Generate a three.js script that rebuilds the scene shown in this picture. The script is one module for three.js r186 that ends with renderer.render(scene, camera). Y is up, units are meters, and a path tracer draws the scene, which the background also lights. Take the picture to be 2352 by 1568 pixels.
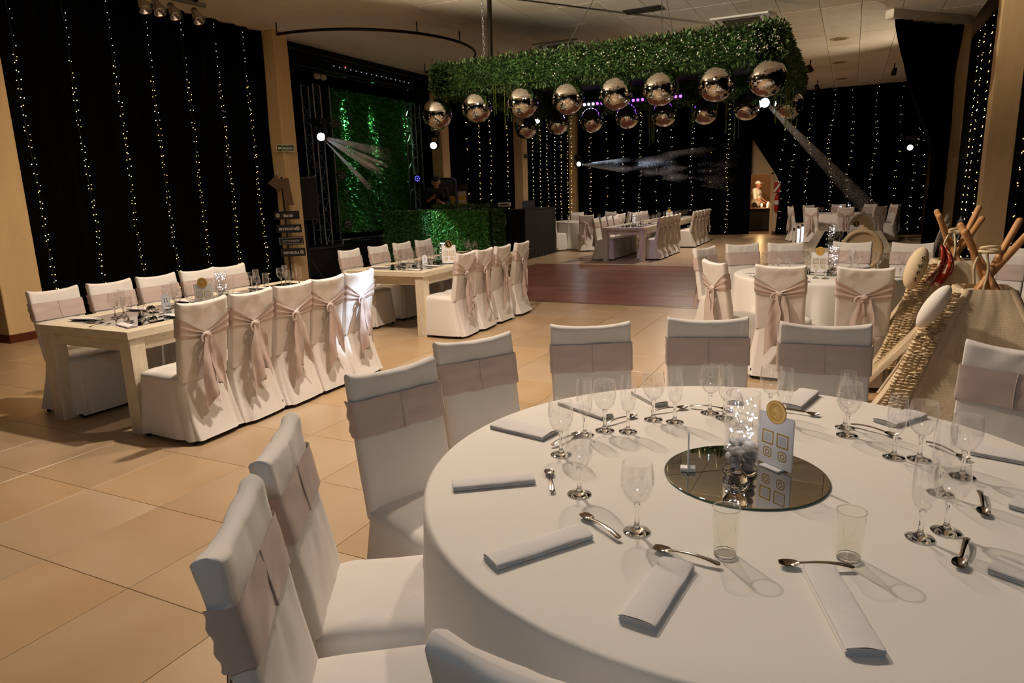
import * as THREE from 'three';
import { RoundedBoxGeometry } from 'three/addons/geometries/RoundedBoxGeometry.js';
import { mergeGeometries } from 'three/addons/utils/BufferGeometryUtils.js';
import { ImprovedNoise } from 'three/addons/math/ImprovedNoise.js';
import { MarchingCubes } from 'three/addons/objects/MarchingCubes.js';
import { RectAreaLightUniformsLib } from 'three/addons/lights/RectAreaLightUniformsLib.js';

// ------------------------------------------------------------------ camera, exposure, large lights
RectAreaLightUniformsLib.init();
const scene = new THREE.Scene();
scene.background = new THREE.Color(0x000000);
const camera = new THREE.PerspectiveCamera(53.15, 2352 / 1568, 0.05, 80);
camera.rotation.order = 'YXZ';
camera.position.set(0, 1.598, 0);
camera.rotation.set(THREE.MathUtils.degToRad(-12.3), THREE.MathUtils.degToRad(26.266), THREE.MathUtils.degToRad(-1.768));
scene.add(camera);
const renderer = new THREE.WebGLRenderer({ antialias: true });
renderer.toneMapping = THREE.LinearToneMapping;
renderer.toneMappingExposure = 1.0;
renderer.shadowMap.enabled = true;
const WARM = new THREE.Color(1, 0.82, 0.66), COOL = new THREE.Color(0.6, 0.77, 1);
// warm floods on the ceiling: [x, z, aim x, aim z, candela, half angle]
const FLOODS = [[-3.1, -4.4, -3.2, -4.0, 47, 1.46], [-1.6, -5.0, -1.7, -4.9, 20, 1.46], [-3.6, -17.6, -3.5, -17.6, 46, 1.46]];  // the last flood is unseen, added to brighten the far tables
// unseen uplighters added at the side walls to brighten the ceiling: position, aim, candela, half angle, turn of the bracket
const FILL_UPLIGHTS = [[[-8.9, 2.6, -3.4], [-5.2, 4.4, -6.8], 480, 0.42], [[1.78, 1.9, -16.9], [-0.9, 4.4, -15.6], 19, 0.75]];
const FILL_PANEL = { at: [0.6, 4.28, 2.6], size: [1.2, 0.6], intensity: 17 };  // cool fill added behind the camera for the shaded chair fronts

// ------------------------------------------------------------------ helpers
const PI = Math.PI, V3 = (x, y, z) => new THREE.Vector3(x, y, z);
const rng = (seed) => { let s = seed | 0; return () => { s = (s + 0x6d2b79f5) | 0; let t = Math.imul(s ^ (s >>> 15), 1 | s); t = (t + Math.imul(t ^ (t >>> 7), 61 | t)) ^ t; return ((t ^ (t >>> 14)) >>> 0) / 4294967296; }; };
const perlin = new ImprovedNoise(), N = (x, y = 0, z = 0) => perlin.noise(x + 31.7, y + 17.3, z + 5.1);
const clamp = THREE.MathUtils.clamp, lerp = THREE.MathUtils.lerp, sstep = (a, b, x) => { const t = clamp((x - a) / (b - a), 0, 1); return t * t * (3 - 2 * t); };
const used = new Map();
function numbered(name) { const n = used.get(name) ?? 0; used.set(name, n + 1); return n ? name + '_' + String(n).padStart(3, '0') : name; }
function tag(o, label, category, group) { o.userData = { label, category }; if (group) o.userData.group = group; return o; }
function thing(name, label, category, [x, y, z] = [0, 0, 0], turn = 0, group) {
  const o = new THREE.Group(); o.name = numbered(name); scene.add(o); o.position.set(x, y, z); o.rotation.y = turn;
  return tag(o, label, category, group);
}
function part(parent, name, geo, mat, kind) { const m = new THREE.Mesh(geo, mat); m.name = name; parent.add(m); if (kind) m.userData.kind = kind; return m; }
function solo(name, geo, mat, label, category, group) { const m = new THREE.Mesh(geo, mat); m.name = numbered(name); scene.add(m); return tag(m, label, category, group); }
function struct(name, geo, mat, parent = scene) { const m = new THREE.Mesh(geo, mat); m.name = name; parent.add(m); if (parent === scene) m.userData.kind = 'structure'; return m; }
function dup(root, [x, y, z], turn, label, group) {
  const base = root.name.replace(/_\d{3}$/, ''), r = root.clone(); r.name = numbered(base); scene.add(r); r.position.set(x, y, z); r.rotation.y = turn;
  r.userData = { ...root.userData, label }; if (group) r.userData.group = group; return r;
}
const box = (w, h, d, x = 0, y = 0, z = 0, r = 0) => (r ? new RoundedBoxGeometry(w, h, d, 2, r) : new THREE.BoxGeometry(w, h, d)).translate(x, y, z);
const flat = (g) => (g.index ? g.toNonIndexed() : g);
const merge = (list) => mergeGeometries(list.map((g) => { const k = flat(g); for (const n of Object.keys(k.attributes)) if (!['position', 'normal', 'uv'].includes(n)) k.deleteAttribute(n); return k; }));
function rod(a, b, r, seg = 8, r2 = r) {
  const p = V3(...a), q = V3(...b), d = q.clone().sub(p), g = new THREE.CylinderGeometry(r2, r, d.length(), seg);
  g.applyQuaternion(new THREE.Quaternion().setFromUnitVectors(V3(0, 1, 0), d.clone().normalize()));
  return g.translate(...p.add(q).multiplyScalar(0.5).toArray());
}
const tube = (pts, r, n = 24, seg = 6, closed = false) => new THREE.TubeGeometry(new THREE.CatmullRomCurve3(pts.map((p) => V3(...p)), closed), n, r, seg, closed);
const lathe = (pts, seg = 32) => new THREE.LatheGeometry(pts.map(([x, y]) => new THREE.Vector2(x, y)), seg);
// a surface over (u, v) in [0,1]^2; uv in metres through su, sv
function sheet(nu, nv, f, su = 1, sv = 1, closed = false) {
  const pos = [], uv = [], idx = [];
  for (let j = 0; j <= nv; j++) for (let i = 0; i <= nu; i++) { const p = f(i / nu, j / nv); pos.push(p[0], p[1], p[2]); uv.push((i / nu) * su, (j / nv) * sv); }
  for (let j = 0; j < nv; j++) for (let i = 0; i < nu; i++) { const a = j * (nu + 1) + i, b = a + 1, c = a + nu + 1, d = c + 1; idx.push(a, b, d, a, d, c); }
  const g = new THREE.BufferGeometry();
  g.setAttribute('position', new THREE.Float32BufferAttribute(pos, 3)); g.setAttribute('uv', new THREE.Float32BufferAttribute(uv, 2)); g.setIndex(idx); g.computeVertexNormals();
  if (closed) { const n = g.attributes.normal; for (let j = 0; j <= nv; j++) { const a = j * (nu + 1), b = a + nu, v = V3(n.getX(a) + n.getX(b), n.getY(a) + n.getY(b), n.getZ(a) + n.getZ(b)).normalize(); n.setXYZ(a, v.x, v.y, v.z); n.setXYZ(b, v.x, v.y, v.z); } }
  return g;
}
// two sheets a little apart, so that cloth has thickness
const cloth2 = (nu, nv, f, t = 0.003, su = 1, sv = 1) => { const g = sheet(nu, nv, f, su, sv), h = g.clone(), p = h.attributes.position, n = h.attributes.normal; for (let i = 0; i < p.count; i++) p.setXYZ(i, p.getX(i) - n.getX(i) * t, p.getY(i) - n.getY(i) * t, p.getZ(i) - n.getZ(i) * t); const ix = [...h.index.array]; for (let i = 0; i < ix.length; i += 3) [ix[i], ix[i + 1]] = [ix[i + 1], ix[i]]; h.setIndex(ix); h.computeVertexNormals(); return merge([g, h]); };
const ORD = ['first', 'second', 'third', 'fourth', 'fifth', 'sixth', 'seventh', 'eighth', 'ninth', 'tenth', 'eleventh', 'twelfth'];

// ------------------------------------------------------------------ textures and materials
function canvasTex(w, h, draw, srgb = true) {
  const c = document.createElement('canvas'); c.width = w; c.height = h; draw(c.getContext('2d'), w, h);
  const t = new THREE.CanvasTexture(c); if (srgb) t.colorSpace = THREE.SRGBColorSpace; t.wrapS = t.wrapT = THREE.RepeatWrapping; t.anisotropy = 8; return t;
}
function fieldTex(size, f, srgb) {   // f(x, y) in [0,1) gives [r, g, b] 0..255; made to tile by the caller's periodic noise
  const d = new Uint8Array(size * size * 4);
  for (let y = 0; y < size; y++) for (let x = 0; x < size; x++) { const c = f(x / size, y / size), i = (y * size + x) * 4; d[i] = clamp(c[0], 0, 255); d[i + 1] = clamp(c[1], 0, 255); d[i + 2] = clamp(c[2], 0, 255); d[i + 3] = 255; }
  const t = new THREE.DataTexture(d, size, size); t.wrapS = t.wrapT = THREE.RepeatWrapping; t.magFilter = THREE.LinearFilter; t.minFilter = THREE.LinearMipmapLinearFilter; t.generateMipmaps = true; if (srgb) t.colorSpace = THREE.SRGBColorSpace; t.needsUpdate = true; return t;
}
// periodic noise on a torus
const pn = (x, y, k, s = 0) => { const a = x * 2 * PI, b = y * 2 * PI, r = k / (2 * PI); return perlin.noise(Math.cos(a) * r + s, Math.sin(a) * r + 3.3 + s, Math.cos(b) * r * 0.9 + Math.sin(b) * r * 1.3 + 7.7) ; };
const tileTex = fieldTex(512, (x, y) => { const a = pn(x, y, 1.6) * 1.1 + pn(x, y, 3.1, 4) * 0.5 + pn(x, y, 9, 9) * 0.15, g = (Math.sin(x * 913.7 + y * 1377.1) * 43758.5) % 1; const k = a * 15 + g * 2; return [193 + k * 0.8, 168 + k * 1.0, 137 + k * 1.2]; }, true);
const tileRough = fieldTex(256, (x, y) => { const a = 92 + pn(x, y, 12, 2) * 40 + pn(x, y, 40, 5) * 30; return [a, a, a]; });
const weave = fieldTex(256, (x, y) => { const a = 128 + 46 * Math.sin(x * 2 * PI * 64) * (Math.sin(y * 2 * PI * 64) > 0 ? 1 : -1) + pn(x, y, 60, 3) * 60; return [a, a, a]; });
const crease = fieldTex(512, (x, y) => { const r = (k, s) => 1 - Math.abs(pn(x, y, k, s)) * 2; const a = 120 + 40 * Math.pow(clamp(r(4, 1), 0, 1), 2.2) - 26 * Math.pow(clamp(r(6, 6), 0, 1), 2.5) + pn(x, y, 3, 11) * 70; return [a, a, a]; });
const plankTex = fieldTex(512, (x, y) => { const w = pn(x, y, 3, 2), g = Math.sin((y * 26 + w * 3) * 2 * PI) * 0.5 + pn(x * 1, y, 30, 8); const k = g * 14 + w * 16; return [150 + k, 98 + k * 0.8, 80 + k * 0.7]; }, true);
const whiteWoodTex = fieldTex(512, (x, y) => { const g = pn(x, y, 5, 3) * 14 + Math.sin((y * 34 + pn(x, y, 4, 1) * 4) * 2 * PI) * 4, chip = pn(x, y, 40, 6) > 0.52 ? -46 : 0; return [224 + g + chip, 212 + g + chip, 188 + g + chip]; }, true);
const canvasCloth = fieldTex(256, (x, y) => { const a = pn(x, y, 5, 2) * 14 + Math.sin(x * 2 * PI * 60) * 5 + Math.sin(y * 2 * PI * 60) * 5 + pn(x, y, 50, 4) * 14; return [226 + a, 208 + a, 176 + a]; }, true);
const plasterTex = fieldTex(256, (x, y) => { const a = pn(x, y, 5, 5) * 8 + pn(x, y, 60, 1) * 6; return [226 + a, 216 + a, 200 + a]; }, true);
const poleTex = fieldTex(256, (x, y) => { const a = Math.sin((x * 9 + pn(x, y, 3, 3) * 2) * 2 * PI) * 8 + pn(x, y, 8, 2) * 22; return [203 + a, 152 + a, 98 + a * 0.8]; }, true);
const rep = (t, x, y = x) => { const c = t.clone(); c.repeat.set(x, y); c.needsUpdate = true; return c; };
const S = (o) => new THREE.MeshStandardMaterial(o), P = (o) => new THREE.MeshPhysicalMaterial(o);
const M = {
  linen: P({ color: 0xe4dfd9, roughness: 0.86, bumpMap: rep(crease, 1.2), bumpScale: 0.0014, sheen: 0.25, sheenRoughness: 0.6, sheenColor: new THREE.Color(1, 1, 1), side: THREE.DoubleSide }),
  satin: P({ color: 0xc8b6ae, roughness: 0.36, bumpMap: rep(crease, 1.5), bumpScale: 0.0022, sheen: 0.5, sheenRoughness: 0.35, sheenColor: new THREE.Color(0.9, 0.82, 0.8), side: THREE.DoubleSide }),
  cloth: P({ color: 0xeae6de, roughness: 0.82, bumpMap: rep(crease, 0.5), bumpScale: 0.0008, side: THREE.DoubleSide }),
  napkin: P({ color: 0xe6e2e0, roughness: 0.9, bumpMap: rep(weave, 3), bumpScale: 0.0006, side: THREE.DoubleSide }),
  black: S({ color: 0x0b0b0c, roughness: 0.9, side: THREE.DoubleSide }),
  curtain: P({ color: 0x050506, roughness: 1, specularIntensity: 0.15, side: THREE.DoubleSide }),
  foot: S({ color: 0x17130f, roughness: 0.5 }),
  tile: S({ map: tileTex, roughness: 0.3 }), grout: S({ color: 0x5a4630, roughness: 0.9 }),
  plaster: S({ map: plasterTex, roughness: 0.9 }), wall: S({ color: 0xcdb894, roughness: 0.85 }), pillar: S({ map: plasterTex, color: 0xf0d8b0, roughness: 0.75 }),
  darkwall: S({ color: 0x0c0b0b, roughness: 0.95 }), base: S({ color: 0x5a2412, roughness: 0.4 }), gap: S({ color: 0x6a5a44, roughness: 0.9 }),
  wood: S({ map: whiteWoodTex, roughness: 0.55 }), darkGlass: P({ color: 0x060606, roughness: 0.03, metalness: 0, clearcoat: 1, clearcoatRoughness: 0.02 }),
  mirror: S({ color: 0xc4beb4, roughness: 0.015, metalness: 1 }), glassEdge: P({ color: 0x1e5a44, roughness: 0.1 }),
  glass: P({ color: 0xffffff, roughness: 0.0, transmission: 1, thickness: 0, ior: 1.75, side: THREE.DoubleSide }),
  glassSolid: P({ color: 0xffffff, roughness: 0.0, transmission: 1, thickness: 0.01, ior: 1.5 }),
  tumbler: P({ color: 0xfdfdfb, roughness: 0.0, transmission: 1, thickness: 0, ior: 1.5, side: THREE.DoubleSide }),
  steel: S({ color: 0xb9b4ae, roughness: 0.16, metalness: 1 }), alu: S({ color: 0x8d8d90, roughness: 0.4, metalness: 0.9 }), darkMetal: S({ color: 0x2a2622, roughness: 0.45, metalness: 0.8 }),
  ballTile: S({ color: 0xd8d6d2, roughness: 0.05, metalness: 1, flatShading: true }), ballCore: S({ color: 0x15130f, roughness: 0.6 }),
  leafA: P({ color: 0x2f6a22, roughness: 0.5, side: THREE.DoubleSide }), leafCore: S({ color: 0x2c4a1e, roughness: 1 }), vine: S({ color: 0x6f7f22, roughness: 0.6, side: THREE.DoubleSide }), flower: S({ color: 0xd8d4c4, roughness: 0.7, side: THREE.DoubleSide }),
  wire: S({ color: 0x3a3426, roughness: 0.6 }), pole: S({ map: poleTex, roughness: 0.55 }), tentCloth: P({ map: canvasCloth, roughness: 0.95, side: THREE.DoubleSide, transmission: 0.12, thickness: 0 }), lace: S({ color: 0xe2cfac, roughness: 0.95, side: THREE.DoubleSide }), rope: S({ color: 0xd8c7a4, roughness: 0.9 }),
  white: S({ color: 0xe6e4e2, roughness: 0.5 }), acrylic: P({ color: 0xe9e9ee, roughness: 0.25, transmission: 0.25, thickness: 0, side: THREE.DoubleSide }), gold: S({ color: 0xc79a3c, roughness: 0.35, metalness: 0.7 }),
  stone: S({ color: 0xb7b1ac, roughness: 0.7 }), skin: P({ color: 0xb98468, roughness: 0.55 }), hair: S({ color: 0x0d0a08, roughness: 0.6 }), shirt: S({ color: 0x15171c, roughness: 0.85 }), trousers: S({ color: 0x111114, roughness: 0.85 }),
  red: S({ color: 0xb01812, roughness: 0.35 }), plastic: S({ color: 0x141416, roughness: 0.5 }), beige: S({ color: 0xcfb892, roughness: 0.6 }), silverChair: P({ color: 0xe2e0dc, roughness: 0.25, clearcoat: 0.5 }), clearChair: P({ color: 0xeeeeee, roughness: 0.08, transmission: 0.7, thickness: 0, side: THREE.DoubleSide }),
};
const glow = (c, k) => S({ color: 0x111111, emissive: new THREE.Color(...c), emissiveIntensity: k });
const G = { warmBulb: glow([1, 0.62, 0.2], 5), coolBulb: glow([1, 0.86, 0.6], 4.5), fairy: glow([0.86, 0.88, 1], 16), lens: glow([0.85, 0.92, 1], 40), lensDim: glow([0.85, 0.92, 1], 12), flood: glow([1, 0.8, 0.55], 12), purple: glow([0.36, 0.1, 0.95], 3.2), lilac: glow([0.85, 0.7, 1], 4), whiteLed: glow([0.85, 0.85, 1], 2.2), panel: glow([0.72, 0.84, 1], 3), flame: glow([1, 0.62, 0.15], 12), redLed: glow([1, 0.05, 0.08], 3), blueLed: glow([0.12, 0.12, 1], 2) };

// ------------------------------------------------------------------ the room
const TP = 0.594, CEIL = 4.4;
const floor = struct('floor', box(15, 0.2, 33, -4.6, -0.112, -12), M.grout);
{
  // one bevelled plate, a few variants of where its marbling falls
  const plate = (w, d, h, c, u0, v0, su) => {
    const a = w / 2, b = d / 2, pos = [], uv = [], idx = [];
    const ring = (x, z, y) => [[-x, z], [x, z], [x, -z], [-x, -z]].forEach(([px, pz]) => { pos.push(px, y, pz); uv.push(u0 + (px + a) * su, v0 + (pz + b) * su); });
    ring(a - c, b - c, 0); ring(a - c, b - c, 0); ring(a, b, -c); ring(a, b, -c); ring(a, b, -h);
    idx.push(0, 1, 2, 0, 2, 3);
    for (const k of [4, 12]) for (let i = 0; i < 4; i++) { const j = (i + 1) % 4; idx.push(k + i, k + 4 + i, k + 4 + j, k + i, k + 4 + j, k + j); }
    const g = new THREE.BufferGeometry(); g.setAttribute('position', new THREE.Float32BufferAttribute(pos, 3)); g.setAttribute('uv', new THREE.Float32BufferAttribute(uv, 2)); g.setIndex(idx);
    const k = g.toNonIndexed(); k.computeVertexNormals(); return k;
  };
  const variants = [0, 1, 2, 3, 4, 5, 6, 7].map((i) => plate(TP - 0.003, TP - 0.003, 0.011, 0.0012, (i * 0.37) % 1, (i * 0.61) % 1, 0.75));
  const tints = [0xffffff, 0xfaf6f0, 0xf4efe6, 0xfff8ec].map((c) => { const m = M.tile.clone(); m.color = new THREE.Color(c); return m; });
  const cells = [], r = rng(4);
  for (let i = -12; i < 9; i++) for (let j = -7; j < 38; j++) {
    const x = -2.66 + TP * (i + 0.5), z = -1.62 - TP * (j + 0.5);
    if (x < -9.4 || x > 2.1 || z < -24.3) continue;
    if (x > -6.3 && x < -1.0 && z < -9.4 && z > -14.2) continue;
    const along = -Math.sin(0.458) * x - Math.cos(0.458) * z, across = Math.cos(0.458) * x - Math.sin(0.458) * z;
    const seen = along > 1.0 && Math.abs(across) < along * 0.79 + 0.5;
    cells.push({ x, z, far: seen ? Math.hypot(x, z) : 100 + Math.hypot(x, z), v: Math.floor(r() * 8), t: Math.floor(r() * 4), q: Math.floor(r() * 4) });
  }
  cells.sort((a, b) => a.far - b.far);
  const rest = [];
  cells.forEach((c, i) => {
    if (i < 296) { const m = part(floor, numbered('tile'), variants[c.v], tints[c.t]); m.position.set(c.x, 0, c.z); m.rotation.y = (c.q * PI) / 2; }
    else rest.push(variants[c.v].clone().rotateY((c.q * PI) / 2).translate(c.x, 0, c.z));
  });
  part(floor, 'far_tile', merge(rest), M.tile, 'stuff');
  // parquet boards of the dance floor, laid in brick bond, running across the room
  const boards = [0, 1, 2, 3].map((i) => { const g = box(1.196, 0.022, 0.196, 0, 0, 0), u = g.attributes.uv; for (let k = 0; k < u.count; k++) u.setXY(k, i * 0.23 + u.getX(k) * 0.9, i * 0.31 + u.getY(k) * 0.16); return g; });
  const boardMats = [0xffffff, 0xd9cfc8, 0xf0e0d6].map((c) => S({ map: plankTex, color: c, roughness: 0.3 }));
  for (let row = 0; row < 24; row++) for (let k = -1; k < 5; k++) {
    const off = (row % 3) * 0.4, x0 = Math.max(-6.3, -6.3 + k * 1.2 + off), x1 = Math.min(-0.98, -6.3 + (k + 1) * 1.2 + off);
    if (x1 - x0 < 0.1) continue;
    const m = part(floor, numbered('parquet_board'), boards[Math.floor(r() * 4)], boardMats[Math.floor(r() * 3)]); m.scale.x = (x1 - x0 - 0.004) / 1.196; m.position.set((x0 + x1) / 2, -0.008, -9.42 - row * 0.2);
  }
  const trim = struct('trim_1', merge([box(5.36, 0.02, 0.1, -3.64, -0.006, -9.25), box(5.36, 0.02, 0.1, -3.64, -0.006, -14.17)]), S({ color: 0x6b4a38, roughness: 0.35 }));
  trim.userData.kind = 'structure';
}
{
  const ceiling = struct('ceiling', box(12, 0.3, 33, -3.6, CEIL + 0.19, -12), M.gap);
  part(ceiling, 'plaster_field', box(3.2, 0.04, 28.6, -7.75, CEIL + 0.02, -9.8), M.plaster);
  const panel = box(0.602, 0.03, 1.212, 0, 0, 0), tints = [0xffffff, 0xf5f2ec].map((c) => S({ map: plasterTex, color: c, roughness: 0.92 })), r = rng(8), rest = [], pts = [];
  for (let i = 0; i < 13; i++) for (let j = 0; j < 23; j++) pts.push([-5.84 + i * 0.61, 3.3 - j * 1.22]);
  pts.sort((a, b) => a[1] - b[1]);
  for (const [x, z] of pts) {
    if (z < -5 || rest.length > 900) { const m = part(ceiling, numbered('ceiling_panel'), panel, tints[Math.floor(r() * 2)]); m.position.set(x, CEIL + 0.012 + r() * 0.003, z); } else rest.push(panel.clone().translate(x, CEIL + 0.013, z));
  }
  part(ceiling, 'near_panel', merge(rest), tints[0], 'stuff');
}
struct('wall_left', merge([box(0.2, 4.6, 13.6, -9.55, 2.2, -2.9), box(0.2, 4.6, 9.2, -9.55, 2.2, -19.65), box(2.6, 4.6, 0.2, -10.9, 2.2, -9.6), box(2.6, 4.6, 0.2, -10.9, 2.2, -15.15), box(0.2, 4.6, 5.7, -12.2, 2.2, -12.35), box(2.8, 0.2, 5.7, -10.8, 4.5, -12.35)]), M.darkwall);
struct('wall_far', merge([box(6.4, 4.6, 0.2, -6.35, 2.2, -24.15), box(4.5, 4.6, 0.2, -0.03, 2.2, -24.15), box(0.9, 2.6, 0.2, -2.72, 3.24, -24.15)]), M.wall);
struct('wall_right', box(0.2, 4.6, 28, 2.25, 2.2, -10), M.darkwall);
struct('wall_back', box(12, 4.6, 0.2, -3.6, 2.2, 3.9), M.darkwall);
struct('trim_2', merge([box(0.07, 1.98, 0.26, -2.31, 0.99, -24.15), box(0.9, 0.05, 0.26, -2.72, 1.95, -24.15)]), M.pillar);
struct('baseboard_far', box(0.44, 0.1, 0.03, -2.03, 0.05, -24.03), M.base);
// the room behind the doorway
struct('wall_kitchen', merge([box(3.2, 3.2, 0.12, -2.9, 1.6, -28.2), box(0.12, 3.2, 3.85, -4.4, 1.6, -26.2), box(0.12, 3.2, 3.85, -1.4, 1.6, -26.2), box(3.2, 0.12, 3.95, -2.9, 3.2, -26.25)]), S({ color: 0x6f5236, roughness: 0.9 }));
struct('trim_3', box(0.5, 1.5, 0.04, -3.7, 0.95, -27.9), S({ color: 0xa07a52, roughness: 0.8 }));

function pillar(x, z, w, d, label, baseboard) {
  const t = thing('pillar', label, 'pillar', [x, 0, z]);
  part(t, 'shaft', box(w, CEIL, d, 0, CEIL / 2, 0, 0.012), M.pillar);
  if (baseboard) part(t, 'baseboard', box(w + 0.03, 0.1, d + 0.03, 0, 0.05, 0), M.base);
  return t;
}
pillar(-9.22, -4.81, 0.42, 0.46, 'wide beige pillar with dark red baseboard at the left edge of the hall', true);
pillar(-9.08, -9.52, 0.3, 0.34, 'beige pillar with green exit sign beside the left black curtain');
pillar(-9.1, -14.83, 0.3, 0.34, 'beige pillar standing behind the man at the DJ booth');
pillar(-9.1, -19.42, 0.3, 0.34, 'slim beige pillar on the left wall above the black counter');
pillar(-9.08, -23.85, 0.26, 0.26, 'thin brown pillar in the far left corner below a white beam light');
pillar(1.62, -15.5, 0.26, 0.3, 'beige pillar on the right that the tied black drape hangs against');
pillar(1.66, -10.9, 0.3, 0.3, 'nearest beige pillar on the right behind the teepee poles');

// black curtains: folds along a plan line; edge(v) gives the two ends at height fraction v (0 floor, 1 top)
function curtain(label, a, b, n, opt = {}) {
  const len = Math.hypot(b[0] - a[0], b[1] - a[1]), dx = (b[0] - a[0]) / len, dz = (b[1] - a[1]) / len, top = opt.top ?? CEIL - 0.01, bot = opt.bottom ?? 0.02;
  const g = sheet(Math.round(len * 26), 14, (u, v) => {
    const [s0, s1] = opt.edge ? opt.edge(v) : [0, 1], s = lerp(s0, s1, u) * len, y = lerp(bot, top, v), tight = 1;
    const w = 0.045 * tight * Math.sin(u * len * 2 * PI * 3.1 + N(u * 9, v * 1.5) * 2.6) + 0.03 * N(u * len * 1.7, v * 2.2, n);
    return [a[0] + dx * s - dz * w, y, a[1] + dz * s + dx * w];
  }, len, 4);
  return solo('black_curtain', g, M.curtain, label, 'curtain');
}
curtain('long black curtain with seven light strings behind the left banquet table', [-9.2, -5.06], [-9.2, -9.33], 1);
curtain('black curtain between the DJ corner pillar and the slim left pillar', [-9.25, -15.05], [-9.25, -19.2], 2);
curtain('black curtain in the far left corner behind the far round table', [-9.25, -19.62], [-9.25, -23.95], 3);
curtain('wide black curtain across the far wall left of the doorway', [-8.9, -23.9], [-2.95, -23.9], 4);
curtain('black curtain right of the doorway with its left edge pulled aside', [-3.12, -23.82], [1.95, -23.82], 5, { edge: (v) => { const y = v * CEIL; return [y > 3.3 ? 0 : y > 1.65 ? (3.3 - y) / 1.65 * 0.215 : 0.215 - (1.65 - y) / 1.65 * 0.022, 1]; } });
curtain('black curtain along the whole right wall', [2.05, -23.7], [2.05, -1.0], 6);
curtain('black backdrop curtain at the rear of the stage', [-12.0, -14.95], [-12.0, -9.8], 7, { top: 4.3 });
{ // drape swagged from a bulkhead to the right pillar
  const a = [0.42, -13.95], b = [1.55, -15.25], top = 4.27;
  const g = sheet(60, 44, (u, v) => {
    const k = Math.pow(1 - v, 1.15), tie = sstep(0, 1, clamp((1 - v) / 0.62, 0, 1)), s = lerp(0.03 + 0.03 * Math.sin(v * 9), 0.8, tie), y = lerp(0.02, top, v);
    const low = v < 0.38 ? sstep(0, 0.38, v) : 1, left = lerp(0.72, s, low), t = lerp(left, 1, u), w = 0.05 * Math.sin(u * 34 + k * 5 + N(u * 6, v * 3) * 3) + 0.05 * N(u * 5, v * 4, 3);
    return [lerp(a[0], b[0], t) + w * 0.75, y, lerp(a[1], b[1], t) + w * 0.65];
  });
  solo('black_curtain', g, M.curtain, 'black drape hung from a beige bulkhead and tied back to the right pillar', 'curtain');
  const L = Math.hypot(1.3, 1.45), bulk = solo('ceiling_bulkhead', box(L, 0.14, 0.16, 0, 0, 0, 0.008), M.plaster, 'short beige ceiling bulkhead above the tied black drape', 'bulkhead');
  bulk.position.set(1.03, 4.325, -14.62); bulk.rotation.y = Math.atan2(1.45, 1.3);
}

// ------------------------------------------------------------------ strings of fairy lights
const bulbGeo = new THREE.IcosahedronGeometry(1, 0).toNonIndexed();
function lightString(label, x, z, axis, seed, opt = {}) {   // hangs from (x, top, z); axis = direction along the curtain
  const r = rng(seed), top = opt.top ?? 4.36, bot = opt.bottom ?? 0.012, pts = [], bulbs = [], pale = [], amp = opt.amp ?? 0.03, size = opt.size ?? 0.0085;
  for (let i = 0; i <= 24; i++) { const y = lerp(top, bot, i / 24), w = amp * N(seed * 3.1, y * 0.8) * 2 + amp * 0.5 * N(seed * 7.7, y * 2.3); pts.push([x + axis[0] * w, y, z + axis[1] * w]); }
  const curve = new THREE.CatmullRomCurve3(pts.map((p) => V3(...p))), n = Math.round((top - bot) / (opt.step ?? 0.1)), upper = opt.upper ?? 0.22;
  for (let i = 0; i < n; i++) {
    const f = (i + 0.3 + r() * 0.4) / n, p = curve.getPoint(f), single = f < upper;
    for (let k = 0; k < (single ? 1 : 2); k++) {
      if (r() < 0.06) continue;
      const off = (k ? 1 : -1) * (0.006 + r() * (opt.spread ?? 0.028)), s = size * (0.75 + r() * 0.5) * (single ? 0.85 : 1);
      const g = bulbGeo.clone().scale(s, s * 1.25, s).translate(p.x + axis[0] * off + axis[1] * 0.012, p.y + (r() - 0.5) * 0.05, p.z + axis[1] * off + Math.abs(axis[0]) * 0.012);
      (single || r() < (opt.pale ?? 0.25) ? pale : bulbs).push(g);
    }
  }
  const t = thing('fairy_light_string', label, 'string lights', [0, 0, 0], 0, opt.group);
  part(t, 'wire', new THREE.TubeGeometry(curve, 40, 0.0022, 4), M.wire);
  if (bulbs.length) part(t, 'warm_bulb', merge(bulbs), G.warmBulb, 'stuff');
  if (pale.length) part(t, 'pale_bulb', merge(pale), G.coolBulb, 'stuff');
  return t;
}
[-5.26, -5.91, -6.51, -7.07, -7.66, -8.26, -8.85].forEach((z, i) => lightString(`${ORD[i]} light string from the wide pillar on the left black curtain`, -9.1, z, [0, 1], 11 + i, { amp: 0.02, upper: 0.2, size: 0.0048, step: 0.1, group: 'light strings on the left curtain' }));
[-16.13, -16.8, -17.42, -18.5].forEach((z, i) => lightString(`${ORD[i]} light string from the left on the curtain right of the man`, -9.1, z, [0, 1], 31 + i, { top: 3.9, step: i ? 0.15 : 0.36, amp: 0.04, size: 0.0058, upper: 0.08, group: 'light strings beside the DJ booth' }));
[-19.72, -20.3, -20.89, -21.47, -22.11, -22.71, -23.3, -23.65].forEach((z, i) => lightString(`${ORD[i]} light string from the left in the dense far corner cluster`, -9.1, z, [0, 1], 41 + i, { amp: 0.06, size: 0.006, step: 0.13, upper: 0.1, pale: 0.5, group: 'light strings in the far left corner' }));
[-8.33, -7.74, -7.17, -6.55, -5.95, -5.51, -4.81, -4.18, -3.64].forEach((x, i) => lightString(`${ORD[i]} light string from the left on the far curtain left of the doorway`, x * 1.008, -23.8, [1, 0], 61 + i, { amp: 0.05, size: 0.0062, step: [0.15, 0.3, 0.2, 0.15, 0.34, 0.25, 0.18, 0.5, 0.15][i], spread: 0.03, upper: 0.05, pale: i === 8 || i === 0 ? 0.25 : 0.8, group: 'light strings on the far curtain left of the door' }));
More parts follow.
